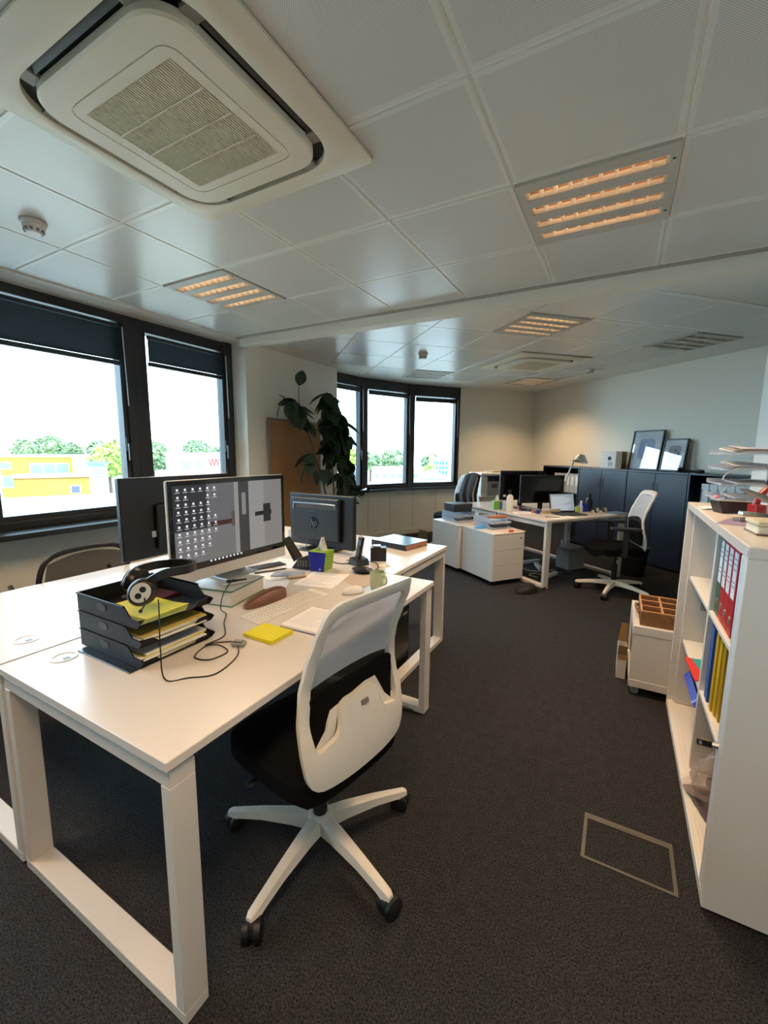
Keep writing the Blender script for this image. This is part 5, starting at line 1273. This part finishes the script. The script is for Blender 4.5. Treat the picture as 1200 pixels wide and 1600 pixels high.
for s in (-1, 1):
    G().lathe([(0, -.012), (.03, -.012), (.036, 0), (.03, .012), (0, .012)], 20, (s*.06, 0, .036), rotm('X', 90)).build('ear_cup', hs_m, e); G().lathe([(.012, .0125), (.024, .0125), (.024, .0135), (.012, .0135)], 18, (s*.06, 0, .036), rotm('X', 90)).build('white_ring', mat('ring_white', 'd9d9d6', .4), e)
G().tube(catmull([(-.06, .012, .04), (-.07, .08, .03), (0, .12, .02), (.07, .08, .03), (.06, .012, .04)], 6), .007, 8).build('headband', hs_m, e)
flat('tablet', 'blue tinted clear folder lying at the right end of the far desk', 'folder', .0, 5.52, ZT+.0, .2, .17, .012, math.radians(53), mat('folder_teal', '6f8794', .25, var=.2, scale=40), .003)
sheet('white sheets in front of the laptop', -.52, 4.86, math.radians(48), .28, .2, lines=5, group='papers on the far desk')
sheet('white papers near the lotion bottle', -.93, 4.98, math.radians(30), .26, .2, lines=4, group='papers on the far desk')
o = G().cyl((-.07, 0, .004), (.07, 0, .004), .004, n=8).build('pen', mat('pen_dark', '1b1b1d', .4), None, (-.60, 4.78, ZT+.002), math.radians(15)); tag(o, 'dark pen near the front edge of the far desk', 'pen'); G().cyl((.07, 0, .004), (.083, 0, .004), .004, .001, n=8).build('tip', chrome, o)
for k, (x, y, c, lab) in enumerate(((-.97, 5.16, '1f2a55', 'small dark blue tin by the left monitor'), (-1.02, 5.22, 'a8342c', 'small red box by the left monitor'), (-.83, 5.05, 'c65a32', 'orange marker block near the books'), (-.79, 5.00, '2a3a86', 'blue marker block near the books'), (-.90, 5.12, '3b4354', 'grey mug sized tin by the left monitor'))):
    e = thing('desk_tin', lab, 'tin', (x, y, ZT), k*.7, 'small tins on the far desk'); G().rbox(-.03, .03, -.025, .025, 0, .035+.01*(k % 2), .006).build('body', mat('tin_'+c, c, .4), e); G().rbox(-.031, .031, -.026, .026, .035+.01*(k % 2), .041+.01*(k % 2), .003).build('lid', mat('tin_lid', '8d9098', .4), e)
# desk lamp
e = thing('desk_lamp', 'silver jointed desk lamp behind the monitors', 'lamp', (-.66, 6.10, ZT), math.radians(45))
al = mat('lamp_aluminium', 'c9c8c2', .35, metal=.6)
G().lathe([(0, 0), (.09, 0), (.092, .008), (.08, .016), (0, .018)], 24).build('base', al, e)
G().cyl((0, 0, .016), (0, 0, .22), .012, n=10).build('lower_arm', al, e); G().cyl((0, 0, .22), (.13, -.03, .60), .010, n=10).build('upper_arm', al, e); G().ball((0, 0, .22), .019, 10, 8).build('joint', al, e); G().ball((.13, -.03, .60), .019, 10, 8).build('joint', al, e)
G().lathe([(.022, .10), (.045, .092), (.080, .04), (.10, 0), (.095, 0), (.075, .036), (.036, .084), (.0, .088)], 24, (.20, -.05, .565), rotm('Y', 14)).build('shade', al, e)
G().cyl((.13, -.03, .605), (.19, -.048, .655), .010, n=8).build('neck', al, e)
e = thing('desk_lamp', 'tip of a second silver lamp behind the left monitor', 'lamp', (-1.16, 6.30, ZT), math.radians(20))
G().lathe([(0, 0), (.07, 0), (.07, .012), (0, .016)], 20).build('base', al, e); G().cyl((0, 0, .014), (.03, 0, .36), .008, n=8).build('arm', al, e); G().lathe([(.0, .05), (.02, .045), (.045, .0), (.04, 0), (.0, .04)], 18, (.07, 0, .36), rotm('Y', 60)).build('shade', al, e); G().ball((.03, 0, .36), .014, 8, 6).build('joint', al, e)

# chairs of the far group
office_chair('white office chair with black armrests turned sideways at the far desk', .02, 4.86, math.radians(16), True, 'white mesh office chairs', base_a=-84+110, dz=.03)
office_chair('white office chair behind the far desks with a dark coat over its back', -2.08, 5.90, math.radians(-128+180+5), False, 'white mesh office chairs', base_a=10, dz=.06)
# coat over the far chair back
e = thing('coat', 'dark brown coat draped over the back of the rear office chair', 'coat', (-2.08, 5.90, 0), math.radians(57))
coat_m = mat('coat_cloth', '3a3231', .9, var=.15, scale=60, bump=.3, bscale=60)
def coatf(side):
    def fn(a, b):
        y = -.20+.27*a; fold = .016*math.sin(13*a+3*b)+.006*math.sin(23*a+5*b)
        z = 1.105-.42*b-.03*(2*a-1)**2; y += .03*b*(2*a-1)
        return (bx(z-.06)-.55*y*y+side*(.034+.02*b)+fold*(.3+b), y, z)
    return fn
G().surf(coatf(1), 30, 14, thick=(.008, 0, 0)).build('rear_drape', coat_m, e)
G().surf(coatf(-1), 30, 14, thick=(-.008, 0, 0)).build('front_drape', coat_m, e)
G().surf(lambda a, b: (bx(1.045)-.55*(-.20+.27*a)**2+.046-.092*b, -.20+.27*a, 1.104-.03*(2*a-1)**2+.014*math.sin(PI*b)), 16, 6, thick=(0, 0, -.006)).build('shoulder_fold', coat_m, e)

# printer on a low stand beyond the far desks
e = thing('side_cabinet', 'low white stand carrying the printer, mostly hidden', 'cabinet', (-1.86, 6.80, 0), A)
G().rbox(-.28, .28, -.24, .24, .03, .72, .003).build('carcass', cab_m, e); G().rbox(-.29, .29, -.25, .25, .72, .735, .003).build('top_panel', white_lam, e); G().box(-.26, .26, -.22, .22, 0, .03).build('plinth', black_pl, e)
G().rbox(-.275, -.003, -.246, -.24, .04, .71, .002).build('door', cab_m, e); G().rbox(.003, .275, -.246, -.24, .04, .71, .002).build('door', cab_m, e)
e = thing('printer', 'white and grey office printer with open top tray by the far wall', 'printer', (-1.86, 6.80, .735), A)
pg = mat('printer_grey', 'a9a8a4', .45)
G().rbox(-.23, .23, -.20, .20, 0, .23, .01).build('body', pg, e); G().rbox(-.235, -.12, -.205, .205, 0, .30, .012).build('left_tower', white_pl, e)
G().rbox(-.235, .235, -.21, .21, .315, .36, .015).build('scanner_lid', white_pl, e); G().box(-.12, .23, -.19, .19, .23, .315).build('output_slot', black_pl, e)
G().rbox(-.05, .05, -.204, -.199, .13, .19, .003).build('badge', mat('badge_dark', '5f5d57', .4), e); G().obox((.245, -.14, .27), (.12, .02, .06), rotm('Z', 20)@rotm('X', -35)).build('control_panel', white_pl, e)
G().rbox(.02, .20, -.1, .16, .361, .385, .004).build('paper_on_lid', mat('tan_sheet', 'b09a7a', .6), e)

# under the far desks
e = thing('paper_bin', 'grey bin full of papers under the far desk', 'bin', (-.47, 5.66, 0), B)
for b in ((-.13, .13, -.10, -.095, 0, .26), (-.13, .13, .095, .10, 0, .26), (-.13, -.125, -.095, .095, 0, .26), (.125, .13, -.095, .095, 0, .26), (-.125, .125, -.095, .095, 0, .005)): G().box(*b).build('wall', mat('bin_grey', '8a8c90', .5), e)
for k in range(5): G().box(-.10+.042*k, -.097+.042*k, -.09, .09, .006, .28+.01*(k % 2)).build('sheet', paper_w, e)
e = thing('waste_bin', 'black waste bin beside the far chair', 'bin', (.21, 5.69, 0), 0)
G().lathe([(0, .004), (.12, .004), (.15, .33), (.146, .33), (.117, .008), (0, .008)], 28).build('bucket', black_pl, e); G().lathe([(.145, .325), (.154, .325), (.154, .337), (.145, .337)], 28).build('rim', black_pl, e)
cw_ = mat('cable_white2', 'c4c4c0', .5)
for k, (x, y, rz, lab) in enumerate(((-.93, 5.62, 0, 'white power strip far under the desk'), (-.62, 5.10, .3, 'white power strip on the carpet under the near edge of the far desk'), (-.80, 5.42, 1.0, 'short white power strip between the others under the far desk'))):
    e = thing('power_strip', lab, 'power strip', (x, y, 0), B+rz, 'power strips under the far desks'); G().rbox(-.14, .14, -.028, .028, 0, .04, .008).build('body', cw_, e)
    for j in range(4): G().lathe([(0, .0402), (.018, .0402), (.018, .041), (0, .041)], 14, (-.10+.066*j, 0, 0)).build('socket', mat('socket_grey', '9a9a98', .5), e)
for k, P in enumerate(([(-.74, 4.98, .006), (-.84, 5.02, .006), (-.80, 5.12, .006), (-.66, 5.06, .01), (-.62, 5.02, .02)], [(-.98, 5.3, .006), (-.86, 5.22, .006), (-.70, 5.3, .006), (-.62, 5.42, .006)], [(-.50, 5.3, .006), (-.42, 5.36, .006), (-.48, 5.46, .006), (-.60, 5.38, .006), (-.50, 5.28, .006)])):
    o = G().tube(catmull(P, 7), .006, 6).build('cable', [cw_, cw_, cord][k], None); tag(o, ['white cable loop near the far desk leg', 'white cable between the power strips', 'dark cable loop under the far desk'][k], 'cable', 'cables under the far desks')
e = thing('black_bag', 'small black bag slumped on the carpet by the far desk leg', 'bag', (-.755, 4.40, 0), B)
G().surf(lambda a, b: (.14*math.cos(2*PI*a)*math.cos(PI/2*b)**.6*(1+.1*math.sin(8*PI*a)), .09*math.sin(2*PI*a)*math.cos(PI/2*b)**.6, .075*math.sin(PI/2*b)*(1+.15*math.sin(9*a))), 26, 8).build('body', mat('bag_black', '0b0b0c', .7, var=.2), e)
G().tube(catmull([(.1, -.05, .03), (.16, -.09, .05), (.2, -.03, .02), (.13, .04, .03)], 6), .007, 6).build('strap', black_pl, e)
e = thing('floor_box', 'small brown paper bag on the floor beneath the bay', 'bag', (-2.62, 5.98, 0), .4)
G().prism([(-.08, 0), (.08, 0), (.075, .17), (-.06, .19)], -.05, .05, 'y').build('body', mat('bag_brown', '77664c', .8, var=.1), e); G().prism([(-.058, .19), (.075, .17), (.06, .20), (-.04, .215)], -.03, .03, 'y').build('fold', mat('bag_brown', '77664c', .8), e)

# ------------------------------------------------------------------ board and rubber plant by the pier
e = thing('pin_board', 'tall brown board with metal rim leaning on the pier wall behind the plant', 'board', (-3.52, 3.63, 0), 0)
G().box(-.005, .008, .02, .93, .05, 1.76).build('panel', mat('board_brown', 'a97c50', .6, var=.06, scale=9), e)
for b in ((0, .02, .03, 1.78), (.93, .95, .03, 1.78), (.02, .93, 1.76, 1.78), (.02, .93, .03, .05)): G().box(-.008, .016, b[0], b[1], b[2], b[3]).build('rim', mat('board_alu', '9b9a95', .35, metal=.6), e)
for yy in (.1, .85): G().box(-.03, .03, yy-.02, yy+.02, 0, .03).build('foot', dark_pl, e)
e = thing('rubber_plant', 'tall rubber plant with big dark leaves standing before the pier', 'plant', (-3.12, 4.30, 0))
PL0 = Vector((-3.12, 4.30, 0))
G().lathe([(0, 0), (.15, 0), (.17, .02), (.21, .38), (.205, .40), (.195, .40), (.19, .36), (0, .35)], 30).build('pot', mat('pot_dark', '1d222a', .4), e)
G().lathe([(0, .352), (.185, .352)], 20).build('soil', mat('soil', '2a211a', .95, var=.3, scale=60), e)
stem_m = mat('plant_stem', '6b5138', .7, var=.2)
lm1 = leaf_mat('rubber_leaf', '1b2f22', '2b4733', 5)
stems = [[(.02, .0, .35), (-.02, -.06, .75), (-.06, -.16, 1.15), (-.10, -.30, 1.55), (-.13, -.42, 1.85), (-.14, -.50, 1.98)],
         [(-.02, .04, .35), (-.01, .05, .8), (-.04, .06, 1.2), (-.05, .03, 1.6), (-.06, .0, 1.95), (-.06, -.02, 2.12)],
         [(.05, .08, .35), (.06, .14, .8), (.05, .18, 1.2), (.02, .20, 1.6), (.0, .20, 1.9)],
         [(.06, .0, .35), (.10, .10, .65), (.16, .22, .85), (.22, .34, .92)]]
SP = []
for s_ in stems:
    c_ = catmull(s_, 6); SP.append(c_); n_ = len(c_); G().tube(c_, [.013-.008*i/n_ for i in range(n_)], 7).build('stem', stem_m, e)
for P in ([(-.04, .05, 1.2), (-.06, -.10, 1.18), (-.07, -.30, 1.20), (-.08, -.42, 1.22)], [(-.06, -.18, 1.20), (-.06, -.28, 1.36), (-.05, -.36, 1.38)], [(-.13, -.42, 1.85), (-.15, -.55, 1.93), (-.16, -.68, 1.95)], [(-.13, -.42, 1.85), (-.12, -.46, 2.04), (-.12, -.45, 2.14)]):
    G().tube(catmull(P, 5), .004, 6).build('twig', stem_m, e)
# one leaf: elliptical, keeled, arched; tip along +x
def leaff(a, b):
    x = a; w = .37*math.sin(PI*min(1, a*.97+.02))**.75*(1-.25*a); y = (2*b-1)*w
    return (x, y, -.16*a*a+.16*abs(y)-.03*math.sin(6*a)*abs(y))
leaf0 = G().surf(leaff, 10, 6).build('leaf', lm1, e)
LEN = []
def leaf(p, az, el, L, roll=0):
    LEN.append((p, az, el, L, roll))
rnd = random.Random(5)
def scatter(curve, t0, t1, n, L0, L1, hang):
    for k in range(n):
        t = t0+(t1-t0)*(k+rnd.random()*.6)/n; p = curve[min(len(curve)-1, int(t*(len(curve)-1)))]
        leaf((p.x, p.y, p.z), rnd.uniform(0, 360), rnd.uniform(*hang), rnd.uniform(L0, L1), rnd.uniform(-35, 35))
scatter(SP[0], .74, 1.0, 18, .17, .26, (-85, 0)); scatter(SP[1], .50, 1.0, 46, .19, .29, (-85, 0)); scatter(SP[2], .40, 1.0, 56, .19, .30, (-85, -10)); scatter(SP[3], .5, 1.0, 22, .11, .17, (-40, 40))
scatter(SP[2], .25, .5, 6, .16, .22, (-70, -20))
for p, az, el, L, r in (((-.16, -.68, 1.95), 250, -60, .20, 20), ((-.12, -.45, 2.14), 90, 70, .20, 40), ((-.15, -.60, 1.95), 230, 40, .13, 0), ((-.15, -.58, 1.94), 300, -75, .19, 0), ((-.05, -.36, 1.38), 220, -35, .24, 20), ((-.05, -.34, 1.38), 300, -60, .26, -20), ((-.08, -.42, 1.22), 210, -70, .20, 0), ((-.07, -.36, 1.21), 320, 30, .16, 10), ((-.07, -.25, 1.20), 0, -75, .20, 0), ((-.06, -.02, 1.2), 300, -80, .18, 0), ((-.06, -.15, 1.19), 20, -70, .20, 30), ((-.04, .05, 1.35), 250, -70, .24, 0)): leaf(p, az, el, L, r)
for i, (p, az, el, L, r) in enumerate(LEN):
    rot = (Matrix.Rotation(math.radians(az), 3, 'Z') @ Matrix.Rotation(math.radians(-el), 3, 'Y') @ Matrix.Rotation(math.radians(r), 3, 'X')).to_euler()
    if i == 0: leaf0.location = p; leaf0.rotation_euler = rot; leaf0.scale = (L, L, L)
    else: share(leaf0, e, p, rot, (L, L, L))

# ================================================================== OUTSIDE
GZ = -11.0
struct(G().box(-260, 120, -120, 300, GZ-.5, GZ).build('ground', mat('ground_pale', 'a9a79c', .9, var=.2, scale=.05)), 'pale ground of the yards outside')
fol = leaf_mat('tree_foliage_bright', '5f7424', '97a742', 1.4); fol2 = leaf_mat('tree_foliage_dull', '4c6040', '76875a', 1.2)
bark = mat('bark', '5d4c3c', .9, var=.2)
def tree(x, y, ztop, r, m, label, h=None):
    e = thing('tree', label, 'tree', (x, y, GZ), rnd.uniform(0, 6), 'trees outside the windows')
    zt = ztop-GZ; G().tube([(0, 0, 0), (.1, 0, zt*.4), (0, .1, zt-r)], [.35, .28, .18], 8).build('trunk', bark, e)
    g = G()
    # crown of many small leaf clumps
    n = 420
    for k in range(n):
        a, c_ = rnd.uniform(0, 2*PI), rnd.uniform(-.75, 1); s = math.sqrt(max(0, 1-c_*c_)); rad = r*rnd.uniform(.72, 1.0)*(1+.14*math.sin(3*a)*s)
        p = Vector((rad*s*math.cos(a), rad*s*math.sin(a), zt-r*.95+rad*c_*.92))
        q = rnd.uniform(.09, .17)*r; u1 = Vector((rnd.gauss(0, 1), rnd.gauss(0, 1), rnd.gauss(0, 1))).normalized(); v1 = u1.orthogonal().normalized(); w1 = u1.cross(v1)
        g.add([p+q*u1, p+q*v1, p-q*u1*.8, p-q*v1, p+q*w1*.7, p-q*w1*.7], [(0, 1, 4), (1, 2, 4), (2, 3, 4), (3, 0, 4), (1, 0, 5), (2, 1, 5), (3, 2, 5), (0, 3, 5)])
    g.ball((0, 0, zt-r*.95), (r*.8, r*.8, r*.75), 14, 9); g.build('crown', m, e)
for t_ in ((-81.0, 31.5, 2.8, 2.1, fol2, 'leftmost skyline tree behind the yellow house'), (-83.0, 35.6, 3.6, 2.1, fol2, 'tallest middle tree on the skyline behind the yellow house'), (-86.6, 40.0, 2.4, 2.2, fol2, 'rusty tinged skyline tree right of the tallest one'), (-82, 42.6, 2.9, 2.3, fol2, 'right skyline tree before the big bright tree'), (-38.6, 20.7, 1.8, 1.7, fol, 'big bright tree at the right edge of the large window'), (-43.5, 25.0, 2.4, 2.0, fol, 'taller bright tree half hidden by the mullion'),
           (-50.0, 32.0, 2.4, 2.2, fol2, 'tree behind the white building at its left'), (-59.7, 45.4, 3.0, 2.3, fol2, 'round tree above the white building roof'), (-63.5, 53.5, 2.0, 2.4, fol2, 'tree at the right edge of the small left window'), (-33.5, 50.5, 1.8, 2.2, fol, 'tree seen through the first bay window'), (-32.8, 61.8, 1.9, 2.1, fol2, 'round tree in the middle bay window'), (-38.5, 64.5, 1.2, 1.9, fol2, 'lower tree left in the middle bay window'), (-31.4, 75.0, 1.2, 2.0, fol2, 'tree left in the right bay window'), (-20.6, 49.0, -.2, .75, fol, 'small yellow green tree before the blue building')): tree(*t_)
def block(name, label, x, y, z1, w, d, rz, m, roof=None, wins=(), winm=None, ridge=0, z0=None):
    """facade faces local -y (towards us)"""
    e = thing(name, label, 'building', (x, y, GZ), rz, 'houses outside the windows'); h = z1-GZ; b0 = 0 if z0 is None else z0-GZ
    G().box(-w/2, w/2, 0, d, b0, h).build('wall', m, e)
    rf = roof or mat('roof_pale', 'b9bcc2', .8, var=.1)
    if ridge: G().prism([(-w/2-.3, h), (w/2+.3, h), (0, h+ridge)], -.3, d+.3, 'y').build('roof', rf, e)
    else: G().box(-w/2-.15, w/2+.15, -.15, d+.15, h, h+.25).build('roof', rf, e)
    wm = winm or mat('far_window', '6f7fa0', .2)
    for (wx_, wz, ww, wh) in wins:
        f = G().box(wx_-ww/2-.08, wx_+ww/2+.08, -.06, .02, h-wz-wh/2-.08, h-wz+wh/2+.08).build('window', mat('far_frame', 'b4b8c4', .5), e); G().box(wx_-ww/2, wx_+ww/2, -.09, -.05, h-wz-wh/2, h-wz+wh/2).build('pane', wm, f)
    return e
def face(x, y): return math.atan2(y, x)-PI/2
yelm = mat('yellow_render', 'ae8a34', .9, var=.1, scale=.8); wood = mat('yellow_planks', 'a37c38', .9, var=.12, scale=2); wht = mat('white_render', 'a9a8a6', .9, var=.05, scale=.6)
wins = [(-2.2+1.15*k, 3.0, 1.0, 1.1) for k in range(6)]+[(1.25+1.15*k, 1.75, 1.0, 1.2) for k in range(3)]+[(-1.2, 1.2, 1.1, .6), (5.0, 2.0, .8, .5)]
block('house', 'pale white house at the left edge of the large window', -44.5, 13.2, 2.9, 4, 4, face(-43, 14), wht)
block('house', 'yellow house with rows of solar panels and windows', -55.6, 22.2, .4, 9.5, 3, face(-55, 22.5), yelm, None, [(w_[0]-1.2, w_[1]-.4, *w_[2:]) for w_ in wins[:9]]+[(-2.6, .9, 1.1, .6), (3.9, 1.7, .8, .5)])
block('house', 'long low yellow plank building in front of the yellow house', -43.6, 19.3, -1.2, 6.6, 3, face(-44, 19.6), wood, mat('roof_rust', '9a7a6a', .8), [(.9, 1.1, .6, .6)], mat('far_window_violet', '5a5aa8', .2))
block('house', 'pale building with ribbon windows right of the yellow house', -51.5, 26.4, .35, 4.6, 2.5, face(-52, 26), wht, None, [(-1.7+.56*k, 1.9, .45, .45) for k in range(7)])
block('house', 'small bluish roofed house before the bright tree', -37.4, 19.2, .1, 1.3, 1.2, face(-40, 20.6), mat('blue_render', '7f98b4', .9), mat('roof_blue', '5f7284', .8), [(0, .6, .8, .5)])
block('house', 'flat white roofed hall in the foreground of the large window', -30.0, 13.0, -2.1, 7.5, 4, face(-30, 13), wht, mat('roof_white', 'b4b8c2', .9))
block('house', 'low blue grey shed at the bottom left of the large window', -28.8, 5.6, -1.5, 4.4, 3, face(-29.5, 9.6), mat('shed_blue', '7f98ac', .9), mat('roof_blue2', '8aa2b4', .9))
e = block('house', 'white building with red lettering on its wall', -37.8, 29.2, .8, 6.2, 4, face(-36, 27.6), wht, mat('roof_grey', '8a9096', .8), [(-1.3, 1.0, .8, .9), (-.2, 1.0, .5, .8)])
for k in range(6):
    G().obox((.95+.17*k, -.05, .1-GZ), (.09, .05, .75), rotm('Y', 13*(1 if k % 2 else -1))).build('red_letter_stroke', mat('paint_red', 'a03228', .7), e)
block('house', 'blue glass office block in the right bay window', -24.5, 64.0, .1, 3.1, 3, face(-24.5, 64), mat('glass_block', '7fa2c8', .5, var=.1), mat('roof_white', 'b4b8c2', .9), [(-1.2+.48*k, .5+.75*j, .34, .5) for k in range(6) for j in range(3)], mat('pane_blue', '2f68a8', .2))
block('house', 'grey gabled house in the right bay window', -17.8, 42.8, -1.5, 2.6, 3, face(-17.8, 42.8), wht, mat('roof_slate', '7f8490', .8), ridge=1.0)
block('house', 'white flat building low in the middle bay window', -24.8, 48.0, -.9, 6, 4, face(-26, 47), wht, mat('roof_white', 'b4b8c2', .9), [(-2.4+.95*k, .8, .6, .5) for k in range(6)])
block('house', 'flat white roof nearest below the bay windows', -15.8, 33.5, -1.9, 13, 5, face(-17.5, 34), wht, mat('roof_pale2', 'a9adb8', .9), [(-5.5+1.0*k, .45, .6, .4) for k in range(12)])
block('house', 'pale hall low in the first bay window', -30.6, 44.0, -.8, 5.4, 4, face(-29, 42), wht, mat('roof_white', 'b4b8c2', .9), [(-1.8+1.2*k, .8, .6, .5) for k in range(4)])
e = thing('chimney', 'tall brick factory chimney in the right bay window', 'chimney', (-29.5, 70.5, GZ)); G().cyl((0, 0, 0), (0, 0, 12.0), .65, .45, n=16).build('shaft', mat('brick_brown', '8a6a58', .9, var=.1), e); G().cyl((0, 0, 12), (0, 0, 12.3), .5, n=16).build('cap', mat('brick_brown', '8a6a58', .9), e)
